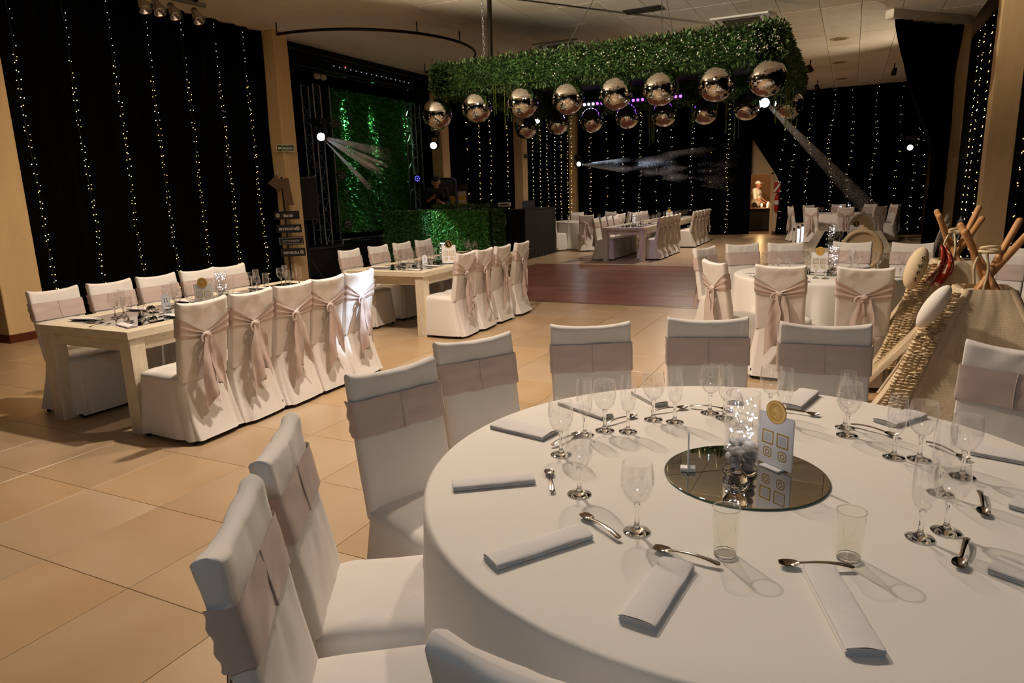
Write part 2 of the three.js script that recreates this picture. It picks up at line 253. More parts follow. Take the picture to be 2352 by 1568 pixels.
[-2.02, -1.72, -1.24, -0.64, -0.09, 0.55, 1.12, 1.6, 1.85].forEach((x, i) => lightString(`${ORD[i]} light string from the left on the far curtain right of the doorway`, x * 1.006, -23.7, [1, 0], 81 + i, { amp: 0.07, size: 0.0058, step: [0.3, 0.22, 0.18, 0.14, 0.22, 0.19, 0.25, 0.24, 0.3][i], upper: 0.2, pale: 0.75, bottom: 0.02, group: 'light strings on the far curtain right of the door' }));
[-16.2, -15.65, -14.8, -12.85, -11.95, -11.3].forEach((z, i) => lightString(`${ORD[i]} string of fairy lights on the right wall curtain, from the left`, 1.97, z, [0, 1], 101 + i, { amp: 0.05, size: 0.0062, step: i < 3 ? 0.15 : 0.2, spread: 0.05, upper: 0.05, group: 'light strings on the right wall' }));

// ------------------------------------------------------------------ covered chairs: local front is +z, origin on the floor under the seat
const slab = (y) => { const k = (y - 0.44) / 0.51; return { hw: 0.19 + 0.006 * k, ht: 0.032 - 0.006 * k, zc: -0.205 - 0.085 * k }; };
const RIM = [];   // unit outline of the back, starting at the middle of its rear face: [x, z]
{
  const pts = [[0, -1], [-0.12, -1], [-0.25, -1], [-0.4, -1], [-0.55, -1], [-0.7, -1], [-0.84, -1], [-0.94, -0.98], [-0.99, -0.75], [-1.01, -0.3], [-1.01, 0.3], [-0.99, 0.75], [-0.95, 0.97], [-0.84, 1], [-0.7, 1], [-0.55, 1], [-0.4, 1], [-0.25, 1], [-0.12, 1], [-0.04, 1]];
  RIM.push(...pts, ...pts.slice(1).reverse().map(([x, z]) => [-x, z]), [0, -1]);
}
const NR = RIM.length - 1;
function rimAt(i, y, out = 0) { const q = slab(y), [x, z] = RIM[i], n = Math.hypot(x * 0.25 * (Math.abs(x) > 0.93 ? 1 : 0), z) || 1; return [x * (q.hw + (Math.abs(x) > 0.93 ? out : 0)), y, q.zc + z * q.ht + (z / n) * out]; }
function coverGeo(seed) {
  const wr = (x, y, z, k) => N(x * k + seed * 7, y * k, z * k + seed), H = 0.952;
  const back = sheet(NR, 26, (u, v) => {
    const i = Math.round(u * NR), [rx, rz] = RIM[i], vv = Math.min(v, 0.8) / 0.8, y = lerp(0.42, H - 0.014, vv), c = rimAt(i, y);
    if (v > 0.8) { const k = (v - 0.8) / 0.2, q = slab(y); c[1] += 0.018 * Math.sin(k * PI / 2); c[2] = q.zc + rz * q.ht * Math.cos(k * PI / 2) * 1.0; c[0] *= 1 - 0.015 * k; }
    const hi = sstep(0.84, 0.95, y), o = 0.008 * hi * wr(rx * 0.5, y * 2.2, rz * 0.02, 7) + 0.004 * wr(rx * 0.3, y, rz * 0.02, 12) + 0.004 * wr(rx, y * 0.6, 2, 2.3);
    c[2] += (rz >= 0 ? 1 : -1) * o * (v > 0.8 ? Math.cos(((v - 0.8) / 0.2) * PI / 2) : 1); c[1] += hi * (0.012 * Math.pow(Math.abs(rx), 3) - 0.008 * (1 - rx * rx)) ;
    return c;
  }, 1, 0.6, true);
  // seat and skirt: outline in plan shrinks to the middle on top, hangs with folds below
  const K = 72, skirt = sheet(K, 20, (u, v) => {
    const t = u * 2 * PI - PI / 2, cs = Math.cos(t), sn = Math.sin(t), n = 7, x = Math.sign(cs) * Math.pow(Math.abs(cs), 2 / n), z = Math.sign(sn) * Math.pow(Math.abs(sn), 2 / n);
    let y, hx, zf, zb, d = 0;
    if (v < 0.72) { d = 1 - v / 0.72; y = lerp(0.468, 0.035, d); y -= 0.004; hx = 0.2 + 0.03 * d; zf = 0.205 + 0.022 * d; zb = -0.232 - 0.085 * d * d - 0.02 * d; }
    else { const k = (v - 0.72) / 0.28; y = 0.468 + 0.008 * Math.sin(k * PI / 2) - 0.004 * Math.exp(-k * 20); const s = 1 - k; hx = 0.197 * s; zf = 0.2 * s; zb = -0.225 * s; }
    const corner = Math.pow(Math.abs(x * z), 5), fold = d * (0.010 * Math.sin(u * 2 * PI * 9 + seed * 2 + N(cs * 1.6, sn * 1.6, seed) * 4) + 0.024 * N(cs * 2.2, sn * 2.2 + seed * 3, d * 1.3)) + 0.012 * d * corner;
    const cz = z > 0 ? z * zf : -z * zb, len = Math.hypot(x, z) || 1, hem = d > 0.98 ? 0.008 * N(cs * 2, sn * 2, seed) : 0;
    const seatWr = v > 0.72 ? 0.004 * N(x * hx * 14, cz * 14, seed) : 0;
    return [x * hx + (x / len) * fold, y + hem + seatWr, cz + (z / len) * fold];
  }, 1.7, 1.0, true);
  return merge([back, skirt]);
}
function sashGeo(seed) {
  const band = sheet(NR, 12, (u, v) => {
    const i = Math.round(u * NR), [rx, rz] = RIM[i], ax = Math.abs(rx), behind = rz < 0;
    let hi = 0.868, lo = 0.735; const side0 = ax > 0.9 ? 0 : 1;
    if (behind) { const k = Math.pow(1 - Math.min(1, ax), 0.85); hi = lerp(0.868, 0.742, k); lo = lerp(0.728, 0.706, k); }
    lo += 0.006 * side0 * N(rx * 3, seed, 2); hi += 0.004 * side0 * N(rx * 3, seed, 5);
    const side = ax > 0.9 ? 0.25 : 1, y = lerp(lo, hi, v), pull = behind ? 1 - ax * 0.6 : 0.15 * N(rx * 2, seed), w = behind ? 0.006 * pull * Math.sin(v * PI * 5 + ax * 2 + seed) : side * (0.0045 * N(rx * 4 + seed, v * 3, 1) + 0.004 * Math.max(0, N(rx * 2 - v * 1.5 + seed, 4)));
    return rimAt(i, y, 0.0075 + w);
  }, 1, 0.18, true);
  const seam = tube([[0.004, 0.735, slab(0.735).zc + 0.038], [0.002 + 0.004 * N(seed), 0.8, slab(0.8).zc + 0.037], [0.004, 0.868, slab(0.868).zc + 0.035]], 0.0028, 6, 5);
  return merge([band, seam]);
}
function tailGeo(seed, side) {
  const len = side > 0 ? 0.44 : 0.36;
  return cloth2(8, 18, (u, v) => {
    const y = 0.715 - v * len - (v > 0.94 ? (u - 0.5) * 0.13 * side * ((v - 0.94) / 0.06) : 0), w = lerp(0.035, side > 0 ? 0.1 : 0.085, sstep(0, 0.35, v)), q = slab(Math.max(y, 0.45));
    const back = y > 0.45 ? q.zc - q.ht - 0.02 : lerp(-0.25, -0.335, (0.45 - y) / 0.41) - 0.018, fall = Math.min(back, slab(0.7).zc - 0.06 - 0.02 * v);
    return [(side > 0 ? 0.018 : -0.03) + side * 0.03 * v + (u - 0.5) * w + 0.012 * N(v * 3, seed), y, fall - (side > 0 ? 0.012 : 0) + 0.012 * Math.sin((u - 0.5) * 5 + v * 4 + seed) * (0.3 + v) + 0.006 * N(u * 3, v * 5, seed)];
  }, 0.002, 0.1, len);
}
const knotGeo = (seed) => { const g = new THREE.SphereGeometry(1, 14, 10), p = g.attributes.position; for (let i = 0; i < p.count; i++) { const x = p.getX(i), y = p.getY(i), z = p.getZ(i), k = 1 + 0.25 * N(x * 2 + seed, y * 2, z * 2); p.setXYZ(i, x * 0.034 * k, 0.722 + y * 0.027 * k, slab(0.72).zc - 0.048 + z * 0.022 * k); } g.computeVertexNormals(); return merge([g, new THREE.TorusGeometry(0.026, 0.009, 7, 14).scale(1, 1.15, 0.7).rotateZ(0.5).translate(0.03, 0.705, slab(0.72).zc - 0.062)]); };
const chairs = [0, 1, 2, 3].map((seed) => {
  const t = new THREE.Group(); t.name = 'covered_chair';
  part(t, 'cover', coverGeo(seed + 1), M.linen);
  const s = part(t, 'sash', sashGeo(seed + 1), M.satin); s.userData.label = 'dusty rose satin sash';
  part(s, 'knot', knotGeo(seed), M.satin); part(s, 'tail', tailGeo(seed, 1), M.satin); part(s, 'tail', tailGeo(seed + 4, -1), M.satin);
  for (const [x, z] of [[-0.19, 0.18], [0.19, 0.18], [-0.19, -0.28], [0.19, -0.28]]) part(t, 'foot', new THREE.CylinderGeometry(0.016, 0.014, 0.08, 10).translate(x, 0.04, z), M.foot);
  return t;
});
let chairN = 0;
// (mx, mz): middle of the top edge of the back; (fx, fz): the way the chair faces
function chair(mx, mz, fx, fz, label, group, variant) {
  const l = Math.hypot(fx, fz), o = chairs[(variant ?? chairN) % 4].clone(); chairN++;
  o.name = numbered('covered_chair'); scene.add(o); tag(o, label, 'chair', group);
  o.rotation.y = Math.atan2(fx, fz); o.position.set(mx + (0.285 * fx) / l, 0, mz + (0.285 * fz) / l);
  return o;
}
const nearG = 'covered chairs round the nearest table';
chair(-1.118, -0.922, 0.82, -0.57, 'white covered chair nearest the lower left corner with its sash tails hanging behind', nearG, 0);
chair(-1.379, -1.314, 0.847, -0.53, 'white covered chair whose empty seat shows, second from the lower left at the nearest table', nearG, 1);
chair(-1.543, -2.076, 0.93, 0.37, 'white covered chair turned towards the camera at the left rim of the nearest table', nearG, 2);
chair(-1.496, -2.636, 0.84, 0.54, 'white covered chair at the nearest table just right of the leftmost one facing the camera', nearG, 3);
chair(-1.104, -3.104, 0.48, 0.88, 'white covered chair standing alone behind the flutes at the back left of the nearest table', nearG, 0);
chair(-0.6, -3.417, 0.287, 0.958, 'white covered chair at the middle back of the nearest table facing the camera', nearG, 1);
chair(-0.067, -3.424, 0.11, 0.99, 'white covered chair facing the camera directly left of the teepee fabric', nearG, 2);
chair(0.635, -3.13, -0.42, 0.907, 'white covered chair cut by the right edge of the picture in front of the teepee', nearG, 3);
chair(-0.32, -0.735, 0.08, -0.997, 'white covered chair of which only the back top shows at the bottom edge', nearG, 1);

// ------------------------------------------------------------------ glass, cutlery, napkins
const gobletParts = { bowl: lathe([[0.0045, 0.078], [0.012, 0.08], [0.024, 0.089], [0.0345, 0.105], [0.0405, 0.125], [0.0415, 0.142], [0.0395, 0.165], [0.0365, 0.186], [0.0358, 0.187], [0.035, 0.186], [0.038, 0.165], [0.04, 0.142], [0.039, 0.125], [0.033, 0.106], [0.0225, 0.0905], [0.01, 0.082], [0, 0.081]], 40), stem: lathe([[0, 0], [0.033, 0], [0.0345, 0.0015], [0.033, 0.003], [0.018, 0.007], [0.009, 0.013], [0.0062, 0.022], [0.0052, 0.04], [0.0055, 0.062], [0.008, 0.0725], [0.007, 0.076], [0.004, 0.079], [0, 0.08]], 32) };
const fluteParts = { bowl: lathe([[0.0045, 0.072], [0.012, 0.076], [0.021, 0.088], [0.0265, 0.108], [0.0282, 0.135], [0.0275, 0.165], [0.0258, 0.203], [0.0253, 0.204], [0.0245, 0.203], [0.0262, 0.165], [0.0269, 0.135], [0.0252, 0.109], [0.0197, 0.0895], [0.01, 0.078], [0, 0.0765]], 40), stem: lathe([[0, 0], [0.031, 0], [0.0325, 0.0015], [0.031, 0.003], [0.017, 0.007], [0.0085, 0.013], [0.006, 0.021], [0.005, 0.038], [0.0055, 0.056], [0.008, 0.067], [0.0065, 0.071], [0.004, 0.073], [0, 0.0735]], 32) };
function glassProto(name, g) { const t = new THREE.Group(); t.name = name; part(t, 'bowl', g.bowl, M.glass); part(t, 'stem', g.stem, M.glassSolid); return t; }
const GOBLET = glassProto('wine_goblet', gobletParts), FLUTE = glassProto('champagne_flute', fluteParts);
function put(proto, x, y, z, turn, label, category, group) { const o = proto.clone(); o.name = numbered(proto.name); scene.add(o); o.position.set(x, y, z); o.rotation.y = turn; return tag(o, label, category, group); }
const SPOON = new THREE.Group(); SPOON.name = 'dessert_spoon';
{ // lies along z, bowl at -z
  const bowl = cloth2(14, 12, (u, v) => { const a = (u - 0.5) * 2, z = -0.075 + v * 0.046, w = 0.0155 * Math.sqrt(Math.max(0.0004, 1 - Math.pow(Math.abs(v - 0.46) / 0.54, 2.3))), dip = (1 - a * a) * Math.sin(Math.PI * clamp(v, 0.02, 0.98)); return [a * w, 0.0085 - 0.0075 * dip + 0.001 * v, z]; }, 0.0011);
  const stemG = cloth2(6, 22, (u, v) => { const a = (u - 0.5) * 2, z = -0.031 + v * 0.116, w = 0.0034 + 0.0048 * Math.pow(v, 2.2) - (v > 0.95 ? 0.006 * ((v - 0.95) / 0.05) ** 2 : 0); return [a * w, 0.0092 + 0.007 * Math.sin(v * PI * 0.75) - 0.0075 * v * v + 0.0012 * (1 - a * a), z]; }, 0.0018);
  part(SPOON, 'bowl', bowl, M.steel); part(SPOON, 'handle', stemG, M.steel);
}
function napkinGeo(L, W, seed, layers = 3) {   // folded linen lying along x
  const list = [];
  for (let k = 0; k < layers; k++) {
    const h = 0.0046, y0 = k * h, o = 0.0025 * N(k * 3, seed);
    list.push(sheet(20, 16, (u, v) => {
      const x = (u - 0.5) * L * (1 - 0.004 * k) + 0.002 * N(v * 4, k, seed), t = v * 2 * PI, c = Math.cos(t), s = Math.sin(t), z = Math.sign(c) * Math.pow(Math.abs(c), 0.35) * W / 2 + o, y = y0 + h * 0.52 + Math.sign(s) * Math.pow(Math.abs(s), 0.6) * h * 0.5 + (s > 0 ? 0.002 * N(u * 5 + seed, z * 30, k) : 0) + (k === layers - 1 && s > 0 ? 0.004 * Math.max(0, 1 - (2 * z / W) ** 2) : 0);
      return [x, y, z];
    }, L, W * 2, true));
    for (const e of [-1, 1]) list.push(box(0.0006, h * 0.85, W * 0.97, e * (L / 2 - 0.003), y0 + h * 0.52, o));
  }
  return merge(list);
}
function napkin(x0, z0, x1, z1, w, y, label, group, seed = 1, layers = 3) {
  const L = Math.hypot(x1 - x0, z1 - z0), o = solo('napkin', napkinGeo(L, w, seed, layers), M.napkin, label, 'napkin', group);
  o.position.set((x0 + x1) / 2, y, (z0 + z1) / 2); o.rotation.y = -Math.atan2(z1 - z0, x1 - x0); return o;
}
function spoon(bx, bz, hx, hz, y, label, group) { return put(SPOON, (bx + hx) / 2, y, (bz + hz) / 2, Math.atan2(hx - bx, hz - bz), label, 'spoon', group); }

// ------------------------------------------------------------------ round tables under white cloths
function roundTable(cx, cz, R, seed, label, clothLabel, H = 0.75) {
  const t = thing('round_table', label, 'table', [cx, 0, cz]);
  part(t, 'tabletop', lathe([[0, H - 0.035], [R - 0.02, H - 0.035], [R - 0.01, H - 0.02], [R - 0.015, H - 0.006], [0, H - 0.006]], 48), M.wood);
  for (let k = 0; k < 4; k++) { const a = k * PI / 2 + 0.4; part(t, 'leg', rod([Math.cos(a) * R * 0.55, 0, Math.sin(a) * R * 0.55], [Math.cos(a) * R * 0.5, H - 0.04, Math.sin(a) * R * 0.5], 0.02), M.darkMetal); }
  const K = 220, g = sheet(K, 40, (u, v) => {
    const a = u * 2 * PI; let r, y;
    if (v < 0.3) { r = (v / 0.3) * (R - 0.01); y = H + 0.001 + 0.0006 * N(Math.cos(a) * r * 4, Math.sin(a) * r * 4, seed); }
    else { const d = (v - 0.3) / 0.7, dd = Math.max(0, d - 0.05) / 0.95, edge = Math.min(1, d / 0.05); r = R - 0.01 + 0.014 * Math.sin(edge * PI / 2); y = H + 0.001 - 0.014 * (1 - Math.cos(edge * PI / 2)) - dd * (H - 0.03);
      const f = Math.pow(dd, 0.8) * (0.028 * Math.sin(a * 19 + N(a * 3, seed) * 4 + dd * 0.6) + 0.03 * N(Math.cos(a) * 3.4, Math.sin(a) * 3.4, dd * 1.2 + seed)); r += f + 0.035 * dd; }
    return [cx + Math.cos(a) * r, y, cz + Math.sin(a) * r];
  }, 6, 2.4, true);
  solo('tablecloth', g, M.cloth, clothLabel, 'tablecloth');
}
roundTable(-0.225, -2.02, 0.962, 1, 'round banquet table nearest the camera, hidden under its white cloth', 'white cloth to the floor on the round table nearest the camera');
roundTable(-0.24, -7.16, 0.76, 2, 'round banquet table left of the teepees, hidden under its cloth', 'white cloth on the middle round table left of the teepees');
roundTable(-6.85, -18.6, 0.8, 3, 'far left round table behind the black counter, under a cloth', 'white cloth on the far left round table behind the black counter');
roundTable(-0.2, -21.7, 0.92, 4, 'far right round table below the far light strings, under a cloth', 'white cloth on the far right round table below the light strings');

const TY = 0.7525;
{ // tableware on the nearest table
  const gl = [['g', -0.64, -1.7, 'left of the front goblet, flared, behind the lone spoon'], ['g', -0.43, -1.55, 'nearest to the camera on the left, above two spoons'], ['g', -0.8, -1.96, 'leftmost on the table, beside the leftmost flute'], ['f', -0.79, -2.16, 'leftmost, behind the leftmost goblet'], ['g', -0.74, -2.23, 'on the far rim, second from the left'], ['f', -0.66, -2.25, 'on the far rim, second from the left'], ['g', -0.61, -2.41, 'on the far rim, third from the left'], ['f', -0.53, -2.41, 'on the far rim, third from the left'], ['g', -0.43, -2.56, 'on the far rim just left of the glass vase'], ['f', -0.37, -2.52, 'on the far rim just left of the glass vase'], ['g', -0.22, -2.62, 'on the far rim just right of the glass vase'], ['f', -0.165, -2.53, 'on the far rim just right of the glass vase'], ['f', 0.035, -2.56, 'in front of the covered chair beside the teepee'], ['g', 0.042, -2.48, 'in front of the covered chair beside the teepee'], ['f', 0.175, -2.32, 'standing before the teepee at the right rim'], ['g', 0.245, -2.33, 'standing before the teepee at the right rim'], ['f', 0.275, -2.08, 'half hidden behind the near right flute'], ['g', 0.345, -2.23, 'farthest right with a tall glow on its rim'], ['f', 0.205, -1.78, 'nearest on the right side of the table'], ['g', 0.265, -1.84, 'nearest on the right side beside a flute']];
  gl.forEach(([k, x, z, where], i) => put(k === 'g' ? GOBLET : FLUTE, x, TY, z, i, `clear ${k === 'g' ? 'wine goblet' : 'champagne flute'} ${where}`, k === 'g' ? 'goblet' : 'flute', 'glasses on the nearest table'));
  const sp = [[-0.79, -1.83, -0.71, -1.67, 'with its bowl away, between the left napkin and the flared goblet'], [-0.59, -1.58, -0.46, -1.49, 'leftmost of the two below the front goblet'], [-0.37, -1.48, -0.22, -1.46, 'lying above the front left napkin, below the left tumbler'], [-0.09, -1.52, 0.05, -1.56, 'lying across the napkin between and below the tumblers'], [0.27, -1.66, 0.3, -1.79, 'short in view at the lower right by the right flute'], [0.36, -1.97, 0.37, -2.1, 'short in view at the right beside the bright streak'], [-0.68, -2.42, -0.75, -2.29, 'behind the second goblet of the far rim'], [-0.51, -2.6, -0.64, -2.47, 'behind the third flute of the far rim'], [-0.06, -2.66, -0.19, -2.68, 'below the napkin right of the vase'], [0.19, -2.52, 0.07, -2.58, 'right of the glasses beside the teepee'], [-0.81, -2.16, -0.85, -2.02, 'behind the leftmost goblet'], [-0.37, -2.61, -0.49, -2.6, 'behind the flute left of the vase'], [0.37, -2.37, 0.29, -2.47, 'behind the farthest right goblet']];
  for (const [a, b, c, d, where] of sp) spoon(a, b, c, d, TY, `steel dessert spoon ${where}`, 'spoons on the nearest table');
  const nk = [[-1.0, -1.6, -0.8, -1.74, 0.058, 'rolled flat at the left rim below the long spoon gap', 3], [-0.7, -1.265, -0.545, -1.49, 0.066, 'along the near rim left of the front goblet', 3], [-0.325, -1.175, -0.3, -1.43, 0.078, 'at the near rim with its open rolled end showing', 3], [-0.01, -1.53, 0.08, -1.255, 0.07, 'at the near rim under the spoon between the tumblers', 3], [-1.13, -2.15, -0.895, -2.1, 0.1, 'wide and flat at the far left rim before two chairs', 3], [-0.155, -2.71, -0.1, -2.95, 0.08, 'standing slightly open right of the vase', 4], [0.16, -2.64, 0.27, -2.8, 0.085, 'in front of the teepee on the far right rim', 3], [0.34, -1.7, 0.58, -1.58, 0.085, 'cut by the picture edge at the lower right', 3], [0.44, -2.08, 0.66, -1.98, 0.085, 'cut by the picture edge right of the small spoon', 3], [-0.76, -2.72, -0.62, -2.58, 0.06, 'behind the third goblet of the far rim', 3], [-1.0, -2.48, -0.77, -2.36, 0.06, 'left of the second goblet of the far rim', 3], [0.4, -2.47, 0.58, -2.42, 0.09, 'at the right rim before the cut-off chair', 3], [-0.4, -2.88, -0.36, -2.7, 0.06, 'behind the glasses left of the vase', 3]];
  nk.forEach(([a, b, c, d, w, where, n], i) => napkin(a, b, c, d, w, TY, `white folded napkin ${where}`, 'napkins on the nearest table', i + 1, n));
  for (const [x, z, where] of [[-0.21, -1.52, 'left straight glass tumbler in front of the mirror disc'], [0.05, -1.61, 'right straight glass tumbler standing clear of the mirror disc']]) {
    const t = thing('tumbler', where, 'tumbler', [x, TY, z], 0, 'tumblers on the nearest table');
    part(t, 'wall', lathe([[0.0255, 0.006], [0.0275, 0.03], [0.0315, 0.119], [0.032, 0.1205], [0.0305, 0.1205], [0.03, 0.119], [0.0262, 0.03], [0.0245, 0.01]], 48), M.tumbler);
    part(t, 'rim', new THREE.TorusGeometry(0.0312, 0.0011, 8, 56).rotateX(PI / 2).translate(0, 0.1198, 0), M.glassSolid); part(t, 'base', lathe([[0, 0], [0.024, 0], [0.0258, 0.002], [0.0255, 0.008], [0.024, 0.0095], [0, 0.008]], 48), M.glassSolid);
  }
}
function mirrorDisc(x, y, z, r, label) { const t = thing('mirror_disc', label, 'mirror', [x, y, z]); part(t, 'mirror_face', lathe([[0, 0.005], [r - 0.003, 0.005], [r - 0.001, 0.0035]], 96), M.mirror); part(t, 'glass_edge', lathe([[r - 0.001, 0.0036], [r, 0.002], [r - 0.001, 0], [0, 0]], 96), M.glassEdge); return t; }
// glass cylinder of pebbles and tiny lights
function pebbleGeos(seed, r, h, n) { const q = rng(seed), list = []; for (let i = 0; i < n; i++) { const g = new THREE.IcosahedronGeometry(0.011 + q() * 0.006, 2), p = g.attributes.position; for (let k = 0; k < p.count; k++) { const s = 1 + 0.25 * N(p.getX(k) * 60 + i, p.getY(k) * 60, p.getZ(k) * 60); p.setXYZ(k, p.getX(k) * s * 1.35, p.getY(k) * s * 0.75, p.getZ(k) * s); } g.computeVertexNormals(); const a = q() * 2 * PI, rr = Math.sqrt(q()) * (r - 0.019); list.push(g.rotateX(q() * 3).rotateY(q() * 3).translate(Math.cos(a) * rr, 0.016 + (i / n) * h, Math.sin(a) * rr)); } return list; }
function vase(x, y, z, label, big) {
  const t = thing('glass_vase', label, 'vase', [x, y, z], 0, 'lit glass vases'), R = 0.05, H = 0.245;
  part(t, 'cylinder', lathe([[R - 0.002, 0.012], [R, 0.02], [R, H - 0.002], [R - 0.001, H], [R - 0.003, H], [R - 0.0035, H - 0.002], [R - 0.004, 0.02]], 64), M.glass);
  part(t, 'base', lathe([[0, 0], [R - 0.003, 0], [R - 0.001, 0.003], [R - 0.001, 0.011], [R - 0.004, 0.0125], [0, 0.012]], 48), M.glassSolid);
  const q = rng(5 + Math.round(x * 10));
  if (big) { for (const g of pebbleGeos(3, R, 0.085, 30)) part(t, 'pebble', g, M.stone); } else part(t, 'pebble', merge(pebbleGeos(4, R, 0.08, 16)), M.stone, 'stuff');
  const pts = []; for (let i = 0; i < 22; i++) pts.push([(q() - 0.5) * 0.075, 0.07 + q() * 0.165, (q() - 0.5) * 0.075]);
  const ring = (p) => { const d = Math.hypot(p[0], p[2]), m = R - 0.01; if (d > m) { p[0] *= m / d; p[2] *= m / d; } return p; };
  part(t, 'light_wire', tube(pts.map(ring), 0.0006, 160, 4), M.steel);
  part(t, 'tiny_light', merge(pts.map((p) => new THREE.IcosahedronGeometry(0.0028, 1).translate(...p))), G.fairy, 'stuff');
  return t;
}
// print on cards and signs
const cardTex = canvasTex(256, 320, (c) => { c.fillStyle = '#f4f2f2'; c.fillRect(0, 0, 256, 320); c.strokeStyle = '#c29a34'; c.lineWidth = 9; c.strokeRect(34, 110, 78, 78); c.strokeRect(144, 110, 78, 78); c.fillStyle = '#dcd9da'; c.fillRect(46, 122, 54, 54); c.fillRect(156, 122, 54, 54);
  c.lineWidth = 7; c.beginPath(); c.roundRect(46, 216, 56, 56, 16); c.stroke(); c.beginPath(); c.arc(74, 244, 14, 0, 7); c.stroke(); c.beginPath(); c.roundRect(158, 216, 56, 56, 16); c.stroke(); c.beginPath(); c.arc(186, 244, 14, 0, 7); c.stroke(); });
const medalTex = (dark) => canvasTex(128, 128, (c) => { c.fillStyle = dark ? '#17130e' : '#d2a550'; c.fillRect(0, 0, 128, 128); c.strokeStyle = dark ? '#d8ac4e' : '#f0cf86'; c.lineWidth = 6; c.beginPath(); c.arc(64, 64, 54, 0, 7); c.stroke(); c.lineWidth = 5; for (let k = 0; k < 5; k++) { c.beginPath(); c.arc(50 + k * 8, 58 + (k % 2) * 12, 13, k, k + 3.6); c.stroke(); } });
const numTex = (s) => canvasTex(128, 192, (c) => { c.fillStyle = '#eceef2'; c.fillRect(0, 0, 128, 192); c.fillStyle = '#1c1c20'; c.font = '74px serif'; c.textAlign = 'center'; c.fillText(s, 64, 112); for (let k = 0; k < 9; k++) { c.beginPath(); c.ellipse(54 + k * 8, 178 - (k % 3) * 9, 9, 4, k, 0, 7); c.fill(); } });
const medalGold = S({ map: medalTex(false), roughness: 0.4, metalness: 0.3 }), medalBlack = S({ map: medalTex(true), roughness: 0.4 }), cardMat = S({ map: cardTex, roughness: 0.35 });
function face(w, h, mat) { const g = new THREE.PlaneGeometry(w, h); const m = new THREE.Mesh(g, mat); return m; }
function card(x, y, z, turn, label, black, s = 1) {
  const t = thing('standing_card', label, 'sign', [x, y, z], turn, 'photo sharing cards'), W = 0.13 * s, H = 0.165 * s;
  part(t, 'panel', box(W, H, 0.003, 0, H / 2 + 0.004, 0, 0.0012), M.acrylic); part(t, 'print', new THREE.PlaneGeometry(W * 0.97, H * 0.97).translate(0, H / 2 + 0.004, 0.0022), cardMat);
  part(t, 'medallion', new THREE.CylinderGeometry(0.036 * s, 0.036 * s, 0.004, 40).rotateX(PI / 2).translate(0, H + 0.012 * s, 0.003), black ? medalBlack : medalGold);
  part(t, 'foot', box(W * 0.55, 0.006, 0.05, 0, 0.003, 0, 0.0015), M.white); return t;
}
function numberSign(x, y, z, turn, s, label) {
  const t = thing('table_number', label, 'sign', [x, y, z], turn, 'table numbers'), sh = new THREE.Shape(); sh.moveTo(-0.032, 0); sh.lineTo(0.032, 0); sh.lineTo(0.032, 0.09); sh.absarc(0, 0.09, 0.032, 0, PI, false); sh.lineTo(-0.032, 0);
  part(t, 'panel', new THREE.ExtrudeGeometry(sh, { depth: 0.003, bevelEnabled: true, bevelSize: 0.0006, bevelThickness: 0.0006, bevelSegments: 1, curveSegments: 20 }).translate(0, 0.006, -0.0015), M.acrylic);
  if (s) part(t, 'numeral', new THREE.ShapeGeometry(sh, 20).scale(0.96, 0.98, 1).translate(0, 0.007, 0.0024), (() => { const tx = numTex(s); tx.repeat.set(1 / 0.064, 1 / 0.122); tx.offset.set(0.5, 0); return S({ map: tx, roughness: 0.3 }); })());
  part(t, 'foot', box(0.03, 0.012, 0.045, 0, 0.006, 0, 0.003), M.white); return t;
}
const facet = new THREE.IcosahedronGeometry(0.036, 2).toNonIndexed(); facet.computeVertexNormals();
function crystalBall(x, y, z, label) { const t = thing('crystal_candle_holder', label, 'candle holder', [x, y, z], 0, 'crystal balls'); part(t, 'faceted_ball', facet.clone().translate(0, 0.034, 0), P({ color: 0xffffff, roughness: 0, transmission: 1, thickness: 0.05, ior: 1.5, flatShading: true })); part(t, 'candle_cup', lathe([[0, 0.054], [0.014, 0.054], [0.019, 0.066], [0.0175, 0.067], [0.013, 0.057], [0, 0.057]], 24), M.steel); return t; }
mirrorDisc(-0.23, TY, -2.01, 0.235, 'round mirror disc under the centrepiece of the nearest table');
vase(-0.245, TY + 0.0055, -2.02, 'tall glass vase of grey pebbles and tiny lights on the nearest table', true);
card(-0.155, TY + 0.0055, -2.085, -0.62, 'white card with gold medallion behind the vase on the nearest table', false, 1);
numberSign(-0.39, TY + 0.0055, -1.97, 1.78, '', 'white table number sign seen edge-on at the left of the mirror disc');
crystalBall(-0.235, TY + 0.0055, -1.86, 'faceted crystal ball in front of the vase on the mirror disc');

